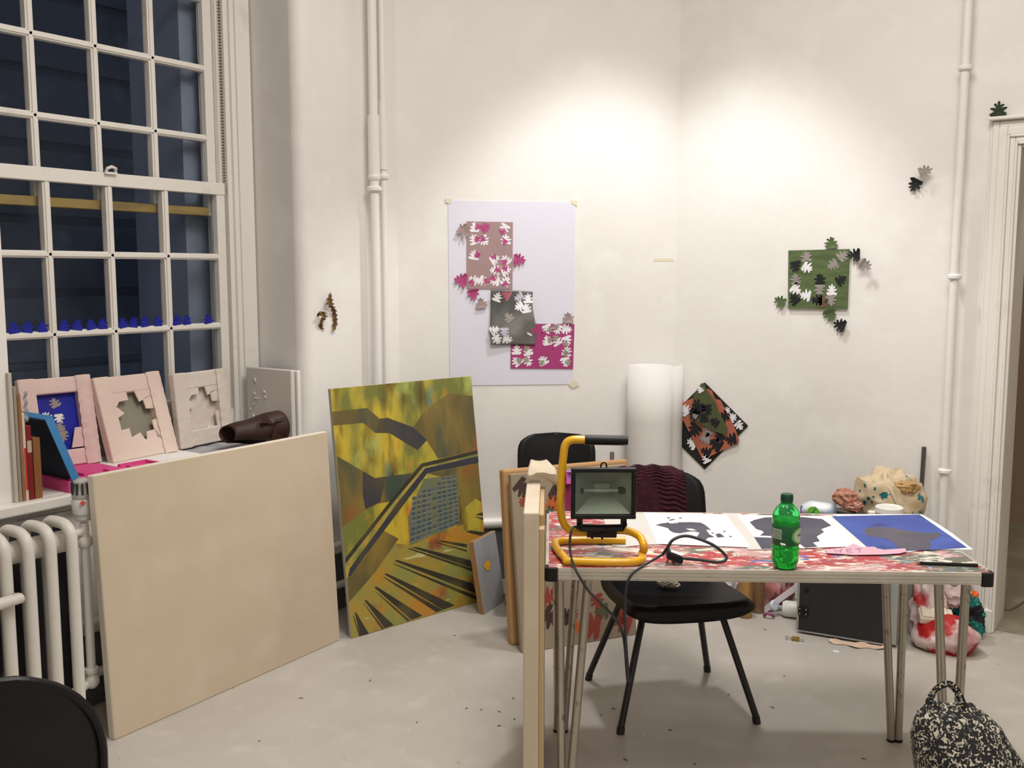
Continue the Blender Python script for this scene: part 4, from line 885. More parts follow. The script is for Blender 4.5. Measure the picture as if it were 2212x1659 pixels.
b.tube(bk, .005, 8, flat=2.2); b.bx((0, 0, 0), (0, 0, 0)); b.box(onf(1252, 1126, kl + .02), (.016, .016, .03), 0, Matrix.Rotation(YAW, 3, 'Z')); b.box(onf(1347, 1126, kl + .02), (.016, .016, .03), 0, Matrix.Rotation(YAW, 3, 'Z'))
b.build('bracket', black_m, t)
tl_, br_ = onf(1234, 1012, kl), onf(1374, 1122, kl)
Wl = (br_ - tl_).dot(RT); Hl = tl_.z - br_.z; HMt = frame(tl_ - Z * Hl, RT, FWH, Z); HL = LL @ HMt
b = MB(HL); fr_ = .0125
outer = [(0, 0), (Wl, 0), (Wl, Hl), (0, Hl)]
b.bx((0, 0, 0), (Wl, .02, fr_)); b.bx((0, 0, Hl - fr_), (Wl, .02, Hl)); b.bx((0, 0, fr_), (fr_, .02, Hl - fr_)); b.bx((Wl - fr_, 0, fr_), (Wl, .02, Hl - fr_))
b.build('lamp_bezel', black_m, t, bevel=.003)
b = MB(HL); i_ = .002; dp = .075
f0 = [(i_, .02, i_), (Wl - i_, .02, i_), (Wl - i_, .02, Hl - i_), (i_, .02, Hl - i_)]; q_ = .03; f1 = [(q_, .02 + dp, q_), (Wl - q_, .02 + dp, q_), (Wl - q_, .02 + dp, Hl - q_), (q_, .02 + dp, Hl - q_)]
b.add(f0 + f1, [(0, 1, 5, 4), (1, 2, 6, 5), (2, 3, 7, 6), (3, 0, 4, 7), (4, 5, 6, 7)])
for k in range(7):
    x_ = q_ + .005 + k * (Wl - 2 * q_ - .01) / 6; b.bx((x_ - .0012, .075, q_), (x_ + .0012, .03 + dp, Hl - q_))
b.build('housing', black_m, t, bevel=.001)
rf = mat('reflector_grey', (.29, .30, .275), .5, .35, layers=[((.42, .45, .36), 3, .45, .7)], bump=.0006, bscale=120)
b = MB(HL); g0 = fr_ - .002; cx_, cz2 = Wl / 2, Hl * .52; ix, iz = .022, .013; yb = .062
A4 = [(g0, .012, g0), (Wl - g0, .012, g0), (Wl - g0, .012, Hl - g0), (g0, .012, Hl - g0)]; B4 = [(cx_ - ix, yb, cz2 - iz), (cx_ + ix, yb, cz2 - iz), (cx_ + ix, yb, cz2 + iz), (cx_ - ix, yb, cz2 + iz)]
for k in range(4):
    b.add([A4[k], A4[(k + 1) % 4], B4[(k + 1) % 4], B4[k]], [(3, 2, 1, 0)])
b.add(B4, [(3, 2, 1, 0)]); b.build('reflector', rf, t)
b = MB(HL); b.tube([(fr_ + .016, .035, cz2), (Wl - fr_ - .016, .035, cz2)], .004, 10); b.build('halogen_tube', mat('quartz_tube', (.8, .8, .75), .05, trans=.8), t, smooth=True)
b = MB(HL); b.box((fr_ + .018, .036, cz2), (.014, .02, .016)); b.box((Wl - fr_ - .024, .036, cz2), (.020, .02, .017)); b.build('tube_holder', mat('holder_dark', (.05, .055, .05), .5), t, bevel=.002)
b = MB(HL); b.bx((fr_ * .7, .006, fr_ * .7), (Wl - fr_ * .7, .010, Hl - fr_ * .7)); b.build('front_glass', mat('lamp_glass', (.86, .91, .85), .03, trans=1, ior=1.1), t)
b = MB(HL); b.tube(arc([(Wl * .46, .02, Hl), (Wl * .47, .018, Hl + .013), (Wl * .54, .018, Hl + .013), (Wl * .55, .02, Hl)], .008), .0022, 8); b.build('top_clip', black_m, t, smooth=True)
cab = mat('black_rubber_cable', (.022, .022, .026), .5)
ke = TA.dot(FWH) - .035
cp_ = [onf(1252, 1143, kl + .03), onf(1240, 1138, kl + .005), onf(1233, 1152, kl - .01), onf(1231, 1180, kl - .02), onf(1234, 1205, kl - .045), onf(1240, 1222, ke + .02), onf(1250, 1243, ke), onf(1272, 1277, ke - .005), onf(1300, 1305, ke - .01), onf(1328, 1335, ke), onf(1344, 1365, ke), onf(1350, 1400, ke), onf(1353, 1440, ke), onf(1355.5, 1468, ke), onf(1357.5, 1468, ke - .006), onf(1356, 1440, ke - .008), onf(1353, 1400, ke - .008), onf(1350, 1340, ke - .005), onf(1351, 1290, ke), onf(1354, 1262, ke), onf(1364, 1242, ke + .006), onf(1380, 1228, ke + .022), onz(1405, 1213, TH + .012), onz(1432, 1197, TH + .024)]
b = MB(LL); b.tube(smoothpts(cp_, 5), .0038, 8)
kp = onz(1456, 1219, TH).dot(FWH)
b.tube(smoothpts([onz(1432, 1197, TH + .024), onf(1442, 1183, kp), onf(1453, 1167, kp), onf(1475, 1158, kp + .01), onf(1500, 1161, kp + .01), onf(1540, 1177, kp), onf(1566, 1198, kp - .01), onf(1567, 1210, kp - .02), onf(1548, 1214, kp - .02), onf(1510, 1209, kp - .01), onf(1474, 1206, kp - .01)], 5), .0044, 8)
b.build('cable', cab, t, smooth=True)
b = MB(LL); e1 = (onf(1474, 1203, kp) - onf(1440, 1190, kp)).normalized(); c = onf(1456, 1200, kp + .004); up_ = V((.1, -.1, 1)); up_ = (up_ - e1 * up_.dot(e1)).normalized(); sd = up_.cross(e1)
Rp = Matrix((e1, sd, up_)).transposed()
b.box(c, (.042, .042, .021), 0, Rp); b.box(c - up_ * .004 + e1 * .004, (.046, .036, .012), 0, Rp)
pg = b.build('plug', black_m, t, bevel=.004)
b = MB(LL); b.box(c + up_ * .0112 + e1 * .002, (.034, .022, .0008), 0, Rp); b.build('plug_label', white_m, pg)
for dx, dy in ((-.012, -.006), (.008, -.010), (.008, .010)):
    b = MB(LL); b.box(c + e1 * dx + sd * dy - up_ * .018, (.005, .003, .018), 0, Rp); b.build('plug_pin', mat('brass_pin', (.30, .16, .07), .4, .7), pg)
# ================================================================== chairs
PR = [(-.232, .372), (-.236, .408), (-.205, .430), (-.12, .426), (-.02, .418), (.08, .420), (.14, .440), (.175, .485), (.19, .54), (.205, .62), (.222, .70), (.236, .752), (.242, .775)]
WD = [.150, .200, .222, .224, .224, .220, .210, .198, .190, .190, .188, .176, .135]
PS = smoothpts([V((0, p[0], p[1])) for p in PR], 3); WS = [WD[min(i // 3, 11)] * (1 - (i % 3) / 3) + WD[min(i // 3 + 1, 12)] * ((i % 3) / 3) for i in range(len(PS))]
def wid(i, rnd_):
    if i < 22: return WS[i]
    if not rnd_:
        t_ = max(0, (PS[i].z - .675) / (.7765 - .675)); return .188 * max(.0, 1 - t_ ** 3.2) ** (1 / 3.2) + .002
    zc, zt = .560, .776; return .192 * math.sqrt(max(.0, 1 - (max(0, PS[i].z - zc) / (zt - zc)) ** 2)) + .002
def shell(i0, i1, rnd_=False):
    b = MB(); n = i1 - i0
    def f(u, v):
        i = i0 + int(round(v * n)); p, w_ = PS[i], wid(i, rnd_); x = (u * 2 - 1)
        cup = .018 * x * x * x * x; edge = (.030 * min(1, i / 5)) if abs(x) > .999 else 0
        if i < 20: return V((x * w_, p.y, p.z + cup * .3 - edge - .012 * (1 - x * x) * (1 if 5 < i < 18 else .3)))
        xx = (x * w_ / .19) ** 2; return V((x * w_, p.y - .035 * xx + edge * .0, p.z - .004 * xx * (i > 32)))
    b.grid(f, 16, n); return b
def make_chair(name, label, loc_, rz, feet=((-.235, -.215), (.235, -.215), (-.235, .215), (.235, .215)), group=None, rnd_=False, scl=(1, 1, 1)):
    M = Matrix.Translation(V(loc_)) @ Matrix.Rotation(rz, 4, 'Z') @ Matrix.Diagonal((*scl, 1))
    t = thing(name, label, 'chair', M=M, group=group); n = len(PS) - 1
    shell(0, 22).build('seat', black_m, t, smooth=True, solid=.006); shell(22, n, rnd_).build('backrest', black_m, t, smooth=True, solid=.006)
    b = MB(); bp = lambda k, x: V((wid(k, rnd_) * x, PS[k].y - .035 * (x * wid(k, rnd_) / .19) ** 2 + .002, PS[k].z - .004 * (x * wid(k, rnd_) / .19) ** 2 * (k > 32)))
    lst = [bp(k, -1) for k in range(22, n)] + [bp(n, 0)] + [bp(k, 1) for k in range(n - 1, 21, -1)]
    b.tube(lst, .0085 if rnd_ else .005, 8)
    b.build('rolled_rim', black_m, t, smooth=True)
    for fx, fy in feet:
        b = MB(); tx, ty = (.13 if fx > 0 else -.13), (-.12 if fy < 0 else .09)
        b.tube([(fx, fy, .012), (tx, ty, .385), (tx * .92, ty * .92, .392)], .0115, 12); b.tube([(fx, fy, .0), (fx * .985, fy * .985, .022)], .0135, 12); b.build('leg', mat('black_painted_tube', (.014, .013, .014), .4), t, smooth=True)
    for ty in (-.115, .085):
        b = MB(); b.tube([(-.14, ty, .384), (.14, ty, .384)], .0105, 10); b.build('cross_bar', black_m, t, smooth=True)
    return t
F = [onz(*q) for q in ((1340, 1585), (1635, 1562), (1271, 1468), (1528, 1450))]
cc = (F[0] + F[1] + F[2] + F[3]) / 4; yl_ = ((F[2] + F[3]) - (F[0] + F[1])); rz = math.atan2(yl_.y, yl_.x) - math.pi / 2
Ri = Matrix.Rotation(-rz, 3, 'Z'); ft = [tuple((Ri @ (p - cc))[:2]) for p in F]
make_chair('plastic_chair', 'black plastic chair tucked under the table, maroon knit over its back', cc, rz, ft, 'black plastic chairs')
CHB = Matrix.Translation(cc) @ Matrix.Rotation(rz, 4, 'Z')
make_chair('plastic_chair', 'paint-flecked black plastic chair in the corner behind the stack of boards', (-2.31, 3.655, 0), math.radians(34), feet=((-.15, -.12), (.2, -.2), (-.15, .2), (.2, .2)), group='black plastic chairs', scl=(.93, .84, .972))
Pn_ = onz(-30, 1476, .775); dcam = (CAM - Pn_); dcam.z = 0; dcam.normalize()
r_ = math.atan2(dcam.y, dcam.x) - math.pi / 2
q = Matrix.Rotation(r_, 3, 'Z') @ V((0, .242, 0))
make_chair('plastic_chair', 'black plastic chair with a rounded rimmed back at the near left, beside the radiator', (Pn_.x - q.x, Pn_.y - q.y, 0), r_, group='black plastic chairs', rnd_=True)
# paint flecks on the corner chair are part of its back; maroon knit over the tucked chair
kn = mat('maroon_knit', (.030, .003, .009), .95, layers=[((.055, .007, .016), 60, .45, .65)])
path = [V((0, .168, .50)), V((0, .182, .58)), V((0, .196, .66)), V((0, .208, .73)), V((0, .222, .778)), V((0, .245, .796)), V((0, .266, .782)), V((0, .262, .72)), V((0, .246, .62)), V((0, .236, .52))]
pk = smoothpts(path, 8)
def knit(u, v):
    p = pk[int(round(v * (len(pk) - 1)))]; x = -.19 + .315 * u
    top = .030 * (abs((x + .03) / .17)) ** 2.2
    return V((x, p.y - .030 * (x / .19) ** 2 + .0035 * math.sin(v * 230 + math.sin(u * 9) * 1.2), p.z - top * (1 if p.z > .6 else .4) + .003 * math.sin(u * 31)))
b = MB(); b.grid(knit, 36, len(pk) - 1); o = b.build('knitted_scarf', kn, smooth=True, solid=.008, M=CHB); tag(o, 'dark maroon ribbed knit draped over the chair back behind the table', 'scarf')
rg = mat('rag_white', (.62, .58, .48), .9)
P = onz(1443, 1262, .425)
b = MB(loc(P)); b.blob(P + V((0, 0, .004)), (.034, .022, .012), 3, .6, 3, ridge=True, nu=36, nv=22); tag(b.build('crumpled_rag', rg, M=Matrix.Translation(P), smooth=True), 'crumpled off-white rag on the seat of the tucked-in chair', 'rag')
# ================================================================== paper roll
c = V((-2.128, 4.195, 0)); R0 = .109; hr = 1.058
E_ = ony(1476, 800, YR - .03)
a1 = math.radians(20); pts = [c + V((math.cos(a), math.sin(a), 0)) * (R0 - .010 + .010 * i / 80) for i, a in enumerate([a1 - 2 * math.pi * 1.6 + 2 * math.pi * 1.6 * i / 80 for i in range(81)])]
S_ = pts[-1]
pts += [S_.lerp(V((E_.x, E_.y, 0)), k / 8) + V((.012, .0, 0)) * math.sin(math.pi * k / 8) for k in range(1, 9)]
b = MB(loc(c)); b.grid(lambda u, v: V((pts[int(round(u * (len(pts) - 1)))].x, pts[int(round(u * (len(pts) - 1)))].y, v * hr)), len(pts) - 1, 4)
tag(b.build('paper_roll', mat('cartridge_paper', (.72, .69, .66), .75), M=Matrix.Translation(c), smooth=True, solid=.0015), 'tall loosely rolled white paper standing in front of the corner, one end loose', 'paper roll')
# brown post end above the tan canvas
P = onf(1322, 1000, 4.22); zt2 = onf(1322, 976, 4.22).z
b = MB(loc((P.x, P.y, 0))); b.lathe([(.0095, 0), (.0095, zt2 - .004), (.008, zt2)], (P.x, P.y, 0), 14)
tag(b.build('wooden_pole', mat('mauve_brown_wood', (.16, .11, .11), .7), M=Matrix.Translation(V((P.x, P.y, 0))), smooth=True), 'mauve-brown wooden pole end showing above the tan canvas', 'pole')
# magenta and violet cloths hanging over the leaf print board
def hang(name, label, x0, x1, yt, yb, mt, off):
    A_, B_, C_ = [onpl(x_, y_, gn, Go - gn * off) for x_, y_ in ((x0, yt), (x1, yt), (x0, yb))]
    o0 = C_.copy(); b = MB(loc(o0)); ex, ez = B_ - A_, A_ - C_
    b.grid(lambda u, v: C_ + ex * u + ez * v - gn * (.006 * math.sin(u * 9 + v * 2) + .004), 16, 14)
    b.add([A_ - gn * .012, B_ - gn * .012, B_ + gn * .03 + Z * .006, A_ + gn * .03 + Z * .006], [(0, 1, 2, 3)])
    return tag(b.build(name, mt, M=Matrix.Translation(o0), smooth=True, solid=.002), label, 'cloth')
hang('draped_cloth', 'magenta and dark printed cloth hanging on the leaf print canvas behind the worklight', 1214, 1262, 1041, 1128, mat('magenta_cloth', (.30, .02, .10), .6, layers=[((.14, .06, .03), 10, .5, .62), ((.30, .22, .10), 16, .62, .68)]), .012)
hang('draped_cloth', 'small bright pink and violet cloth at the top of the magenta one', 1221, 1250, 1020, 1046, mat('pink_violet_cloth', (.80, .10, .55), .5, layers=[((.20, .16, .34), 16, .48, .54), ((.5, .5, .6), 30, .62, .66)]), .026)
# ================================================================== black case behind the table with things on top
c0, c1_ = onz(1719, 1367), onz(1917, 1400)
e = (c1_ - c0); Wc = e.length; e.normalize(); n_ = V((-e.y, e.x, 0)); HC = .47; DC = min(.36, (YR - .03 - c0.y) / n_.y)
CM = frame(c0, e, n_, Z)
bc = mat('black_case_vinyl', (.016, .017, .018), .55, bump=.0004, bscale=150); sil = mat('case_silver_edge', (.36, .36, .34), .4, .5)
t = thing('flight_case', 'black case with grey metal edges standing on the floor behind the table', 'case', M=CM)
b = MB(); b.bx((.006, .004, .014), (Wc - .006, DC, HC)); b.build('body', bc, t, bevel=.003)
b = MB()
for x_ in (0, Wc - .008): b.bx((x_, 0, .012), (x_ + .010, .012, HC + .003))
b.bx((.010, 0, .008), (Wc - .008, .010, .014)); b.bx((.010, 0, HC - .008), (Wc - .008, .010, HC + .003)); b.build('metal_edge', sil, t, bevel=.001)
b = MB(); b.bx((Wc - .004, .012, .012), (Wc + .030, DC, HC)); b.build('side_panel', mat('pale_green_grey', (.33, .36, .31), .6), t, bevel=.002)
def cp2(x_, y_): return CM.inverted() @ onpl(x_, y_, n_, c0)
p = cp2(1735, 1320); b = MB(); b.box((p.x, -.003, p.z), (.040, .008, .034))
hb = b.build('hinge_plate', black_m, t, bevel=.002)
for dx in (-.013, .013):
    for dz in (-.010, .010):
        b = MB(); b.lathe([(.0028, 0), (.002, .0016)], (p.x + dx, -.007, p.z + dz), 10, 0, Matrix.Rotation(math.pi / 2, 3, 'X')); b.build('rivet', mat('bright_rivet', (.75, .75, .72), .3, .9), hb, smooth=True)
p = cp2(1742, 1276); b = MB(); b.lathe([(.010, 0), (.009, .003)], (p.x, .004, p.z), 16, 0, Matrix.Rotation(math.pi / 2, 3, 'X')); b.build('painted_hole', mat('deep_black', (.002, .002, .002), .9), t)  # flat black disc, its colour stands for the shade inside a hole
YI = 4.06
def it(x_, y_, Y=YI): return ony(x_, y_, Y)
# wipes pack
w0, w1 = it(1729, 1100), it(1803, 1100); ztp = it(1765, 1083).z
t = thing('wipes_pack', 'white and blue wipes pack with a green oval badge on the case behind the table', 'pack', M=frame((w0.x, YI, HC), (1, 0, 0), (0, 1, 0), Z))
wp = w1.x - w0.x; hp = ztp - HC
b = MB()
def pk_(u, v):
    x = u * wp; zz_ = hp * (1 - .42 * max(0, 1 - u * 2.6) ** 2) ; return V((x, -.028 * math.sin(math.pi * u) ** .6 * math.sin(math.pi * min(v * 1.05, 1)) , v * zz_))
b.grid(pk_, 16, 12); b.grid(lambda u, v: V((pk_(u, v).x, .03, pk_(u, v).z)), 16, 12)
b.build('pack_body', mat('pack_white', (.72, .77, .80), .35, layers=[((.50, .62, .82), 12, .56, .66)]), t, smooth=True)
b = MB(); b.grid(lambda u, v: V((u * .012, -.012 * math.sin(math.pi * u), v * hp * .62)), 3, 4); b.build('blue_edge', mat('pack_blue', (.07, .10, .42), .4), t)
cz3 = it(1762, 1101).z - HC; cx3 = it(1762, 1101).x - w0.x
b = MB(); b.poly([(cx3 + .024 * math.cos(a), -.0295, cz3 + .019 * math.sin(a)) for a in [k * .3 for k in range(21)]]); ov = b.build('green_oval', mat('badge_green', (.16, .55, .04), .4), t)
def text(s_, size, M, mt, parent, name):
    cu = bpy.data.curves.new(name, 'FONT'); cu.body = s_; cu.size = size; cu.align_x = 'CENTER'; cu.align_y = 'CENTER'; cu.shear = .3
    to = bpy.data.objects.new(name, cu); COL.objects.link(to); bpy.context.view_layer.update()
    me = bpy.data.meshes.new_from_object(to.evaluated_get(bpy.context.evaluated_depsgraph_get())); bpy.data.objects.remove(to)
    me.transform(M); me.materials.clear(); me.materials.append(mt); o = bpy.data.objects.new(name, me); COL.objects.link(o); o.parent = parent; return o
text('Dettol', .0150, Matrix.Translation((cx3, -.0302, cz3)) @ Matrix.Rotation(math.pi / 2, 4, 'X') @ Matrix.Rotation(math.radians(62), 4, 'Z'), mat('badge_ink', (.03, .10, .14), .5), ov, 'badge_text')
# dark pot with pinkish sponge bundle
pj = it(1828, 1104, 4.05)
t = thing('dark_pot', 'dark low pot on the case, below the pink tissue bundle', 'pot', (pj.x, pj.y, HC)); b = MB(); b.lathe([(.036, 0), (.040, .01), (.040, pj.z - HC + .004), (.036, pj.z - HC + .006)], (0, 0, 0), 24); b.build('pot_body', mat('pot_dark', (.025, .022, .022), .4), t, smooth=True)
b = MB(); b.lathe([(.041, pj.z - HC), (.042, pj.z - HC + .006), (.036, pj.z - HC + .008)], (0, 0, 0), 24); b.build('pot_rim', mat('pot_rim', (.12, .11, .10), .4), t, smooth=True)
pb_ = it(1825, 1078, 4.05); zb2 = pj.z + .008
tis = mat('pink_tissue', (.48, .24, .16), .85, layers=[((.40, .13, .09), 22, .45, .6), ((.60, .38, .30), 14, .55, .7), ((.10, .03, .02), 16, .64, .70)], bump=.002, bscale=60)
o0 = V((pb_.x, pb_.y, zb2)); b = MB(loc(o0)); b.blob((pb_.x, pb_.y, pb_.z + .006), (.046, .035, .036), 5, .30, 1.9, nu=40, nv=26, flatbase=zb2, ridge=True); b.blob((pb_.x + .040, pb_.y - .012, pb_.z - .024), (.036, .028, .024), 9, .30, 1.9, nu=40, nv=26, flatbase=zb2, ridge=True)
tag(b.build('tissue_bundle', tis, M=Matrix.Translation(o0), smooth=True), 'crumpled pinkish orange tissue bundle heaped on the dark pot', 'tissue')
# paint-stained canvas bag
tg = mat('stained_calico', (.56, .45, .30), .85, layers=[((.46, .33, .18), 7, .52, .68), ((.66, .57, .43), 5, .55, .7), ((.02, .16, .17), 16, .61, .64, (1, 1, 1), 2)], bump=.004, bscale=16)
bl0, br0, tp0 = it(1848, 1112, 4.16), it(1992, 1112, 4.16), it(1915, 1008, 4.16)
bc_ = V(((bl0.x + br0.x) / 2, 4.17, HC)); rx = (br0.x - bl0.x) / 2; rz_ = (tp0.z - HC)
t = thing('calico_bag', 'slumped cream calico bag stained with teal paint, on the case by the metal bar', 'bag', bc_)
b = MB(); vs = []
def bagp(th, ph):
    d = V((math.sin(th) * math.cos(ph), math.sin(th) * math.sin(ph), math.cos(th)))
    q = noise.noise(d * 1.6 + V((3, 1, 2))); f1 = .5 - abs(noise.noise(V((d.x * 1.9 + d.z * 1.4, d.y * 1.5, d.z * 1.7 - d.x * 1.5)))) * 2.2
    k = 1.0 + .14 * q + .07 * f1
    return V((d.x * rx * k * (1.02 if d.z < .5 else .90), d.y * .11 * k, max(0, (d.z * .60 + .42) * rz_ * k * (1 + .10 * d.x * 0))))
nu, nv = 72, 44
for j in range(nv + 1):
    for i in range(nu): vs.append(bagp(math.pi * j / nv, 2 * math.pi * i / nu))
b.add(vs, [(j * nu + i, (j + 1) * nu + i, (j + 1) * nu + (i + 1) % nu, j * nu + (i + 1) % nu) for j in range(nv) for i in range(nu)])
bag = b.build('bag_body', tg, t, smooth=True)
tl = mat('teal_paint', (.01, .13, .15), .6)
def onbag(name, pts, mt=tl):
    b = MB(loc(bc_)); c_ = [it(x_, y_, 4.02) for x_, y_ in pts]; m_ = sum(c_, V((0, 0, 0))) / len(c_); n = len(c_); vs = [m_]; NN = 5
    for j in range(1, NN + 1): vs += [m_.lerp(p_, j / NN) for p_ in c_]
    fs = [(0, 1 + i, 1 + (i + 1) % n) for i in range(n)]
    for j in range(NN - 1): fs += [(1 + j * n + i, 1 + (j + 1) * n + i, 1 + (j + 1) * n + (i + 1) % n, 1 + j * n + (i + 1) % n) for i in range(n)]
    b.add(vs, fs); o = b.build(name, mt, bag); md = o.modifiers.new('wrap', 'SHRINKWRAP'); md.target = bag; md.wrap_method = 'PROJECT'; md.use_project_y = True; md.use_positive_direction = True; md.use_negative_direction = True; md.offset = .0012
    md.wrap_mode = 'ABOVE_SURFACE'; return o
onbag('teal_patch', [(1892, 1073), (1902, 1067), (1910, 1067), (1919, 1072), (1911, 1080), (1901, 1080)])
for x_, y_, r_ in ((1859, 1055, 4), (1883, 1060, 3.5), (1845, 1068, 3), (1985, 1078, 3), (1868, 1082, 4), (1876, 1090, 3), (1858, 1092, 5), (1880, 1078, 2.5)):
    onbag('teal_patch', [(x_ + r_ * math.cos(a) * (1 + .3 * math.sin(2 * a + x_)), y_ + r_ * math.sin(a)) for a in [k * .9 for k in range(7)]])
b = MB(); b.tube(smoothpts([bagp(*q_) + V((0, -.004, 0)) for q_ in ((.45, -1.75), (.8, -1.55), (1.15, -1.35), (1.5, -1.15), (1.8, -1.0))], 5), .007, 8, flat=.35); b.build('strap', mat('calico_strap', (.58, .48, .34), .85), t, smooth=True)
b = MB(); b.blob((rx * .38, -.03, rz_ * .70), (rx * .50, .06, rz_ * .14), 12, .22, 1.8, nu=40, nv=24, ridge=True); b.build('paper_fold', mat('tan_crumpled', (.44, .27, .11), .7, layers=[((.54, .38, .20), 9, .5, .65)]), t, smooth=True)
# white jar
pj = it(1921, 1100, 3.985); zl_ = it(1921, 1094, 3.985).z
rj = .5 * 58 * (pj - CAM).dot(FW) / FPX
t = thing('white_jar', 'white lidded plastic jar on the case in front of the calico bag', 'jar', (pj.x, pj.y, HC)); b = MB(); b.lathe([(rj * .92, 0), (rj * .95, .004), (rj * .95, zl_ - HC - .022)], (0, 0, 0), 28); b.build('jar_body', mat('jar_white', (.74, .73, .68), .35), t, smooth=True)
b = MB(); b.lathe([(rj, zl_ - HC - .022), (rj, zl_ - HC - .002), (rj * .94, zl_ - HC), (rj * .88, zl_ - HC - .003)], (0, 0, 0), 28); b.build('lid', mat('jar_lid', (.80, .79, .75), .3), t, smooth=True)
pj = it(1884, 1106, 3.97); zl_ = it(1884, 1104, 3.97).z
b = MB(); b.lathe([(.016, 0), (.017, .003), (.017, zl_ - HC - .002), (.015, zl_ - HC)], (0, 0, 0), 20); tag(b.build('small_tub', mat('jar_lid', (.8, .8, .8)), M=Matrix.Translation(V((pj.x, pj.y, HC))), smooth=True), 'small white tub on the case, left of the white jar', 'tub')
# steel bar
a_, b_ = ony(1994, 966, YR - .025), ony(1995, 1110, YR - .025)
A_ = V((a_.x + .004, YR - .014, a_.z)); B_ = V((b_.x - .0 + (b_.x - a_.x) * 2.0, YR - .055, 0))
B_ = V((a_.x, YR - .06, 0)); e = (A_ - B_).normalized(); L = (A_ - B_).length
b = MB(); b.bx((-.0085, -.004, 0), (.0085, .004, L)); b.lathe([(.003, 0), (.003, .001)], (.003, -.0045, L - .05), 10, 0, Matrix.Rotation(math.pi / 2, 3, 'X'))
xr = V((1, 0, 0)); tag(b.build('steel_bar', mat('dark_steel_bar', (.10, .085, .075), .5, .5), M=frame(B_, xr, e.cross(xr), e), bevel=.0008), 'dark flat steel bar leaning on the wall behind the table right end', 'bar')
# ================================================================== on the floor under and behind the table
def fl(x_, y_): return onz(x_, y_, 0)
gold = mat('gold_can', (.42, .24, .09), .38, .45, layers=[((.30, .17, .07), 12, .5, .7)])
def can(label, x_, y_, r, h, mt, y0=0):
    p = fl(x_, y_); t = thing('spray_can', label, 'can', p, group='spray cans under the table')
    b = MB(); b.lathe([(r * .96, 0), (r, .004), (r, h - .004), (r * .95, h)], (0, 0, 0), 24); b.build('can_body', mt, t, smooth=True)
    b = MB(); b.lathe([(r * .92, h - .002), (r * .93, h + .004), (r * .70, h + .012), (.010, h + .014), (.010, h + .024)], (0, 0, 0), 20); b.build('dome', mat('can_dome', (.35, .33, .30), .35, .7), t, smooth=True); return t
can('gold spray can standing on the floor at the right of the black chair seat', 1609, 1332, .031, .165, gold)
can('brown spray can close behind the gold one under the table', 1637, 1322, .028, .20, mat('brown_can', (.20, .11, .05), .45, layers=[((.28, .18, .10), 9, .5, .7)]))
p = fl(1662, 1308)
pl = mat('pink_red_plastic', (.52, .20, .19), .35, layers=[((.62, .48, .50), 5, .5, .62), ((.55, .02, .015), 5, .60, .66)], bump=.002, bscale=30)
b = MB(loc(p)); b.blob(p + V((0, .03, .10)), (.085, .06, .16), 2, .4, 2.2, nu=40, nv=30, flatbase=0, ridge=True); tag(b.build('plastic_bag', pl, M=Matrix.Translation(p), smooth=True), 'pinkish red plastic bag crumpled behind the leaning white plank', 'plastic bag')
A_, B_ = fl(1642, 1320), onpl(1722, 1262, V((0, 1, 0)), fl(1642, 1320) + V((0, .10, 0)))
B2 = A_ + (B_ - A_) * 1.38; B2.y = min(B2.y, YR - .05); e = (B2 - A_); L = e.length; e.normalize(); sdv = e.cross(V((0, 1, 0))).normalized(); nv_ = sdv.cross(e)
b = MB(); b.bx((-.002, -.012, 0), (.024, .012, L * .82)); tag(b.build('plank', mat('lilac_white_wood', (.60, .54, .58), .6), M=frame(A_ + Z * .004, sdv * -1, nv_ * -1, e), bevel=.002), 'lilac-white painted plank leaning to the right, left of the black case', 'plank')
# white bottle on its side
p = fl(1694, 1337) + V((0, .035, 0)); ax = V((.93, .25, 0)).normalized(); Rb = Matrix((ax.cross(Z) * -1, Z, ax)).transposed(); Rb = ax.to_track_quat('Z', 'Y').to_matrix()
t = thing('white_bottle', 'white plastic bottle lying on its side beside the black case', 'bottle', p)
b = MB(); rb = .036; b.lathe([(rb * .8, -.02), (rb, -.008), (rb, .06), (rb * .9, .07)], V((0, 0, rb)), 24, 0, Rb); b.build('bottle_body', mat('white_bottle_plastic', (.66, .66, .62), .35), t, smooth=True)
b = MB(); b.lathe([(.014, -.05), (.015, -.035), (.012, -.034), (.012, -.018), (rb * .8, -.0195)], V((0, 0, rb)), 20, 0, Rb); b.build('bottle_neck', mat('grey_neck', (.22, .23, .22), .4), t, smooth=True)
b = MB(); q = V((0, 0, rb)) + ax * -.045; b.lathe([(.021, -.008), (.024, 0), (.020, .006)], q + V((-.004, -.02, .015)), 20, 0, (ax + V((0, -.6, .3))).normalized().to_track_quat('Z', 'Y').to_matrix()); b.build('cap', mat('translucent_cap', (.60, .66, .72), .3), t, smooth=True)
q0, q1_ = fl(1676, 1330) + V((0, .0, .035)), fl(1708, 1330) + V((0, .0, .045))
b = MB(loc(q0)); b.tube([q0, q1_], .0035, 8); tag(b.build('yellow_stick', mat('ochre_wood', (.45, .30, .08), .6), M=Matrix.Translation(q0), smooth=True), 'thin yellow stick resting on the white bottle', 'stick')
q0 = fl(1660, 1336); b = MB(loc(q0)); b.tube(smoothpts([q0 + V((-.02, 0, .008)), q0 + V((-.008, -.005, .022)), q0 + V((.012, .0, .020)), q0 + V((.02, .01, .010))], 4), [.007] * 13, 8); tag(b.build('mauve_cap', mat('mauve_plastic', (.24, .08, .14), .5), M=Matrix.Translation(q0), smooth=True), 'small mauve plastic piece on the floor by the neck of the white bottle', 'plastic piece')
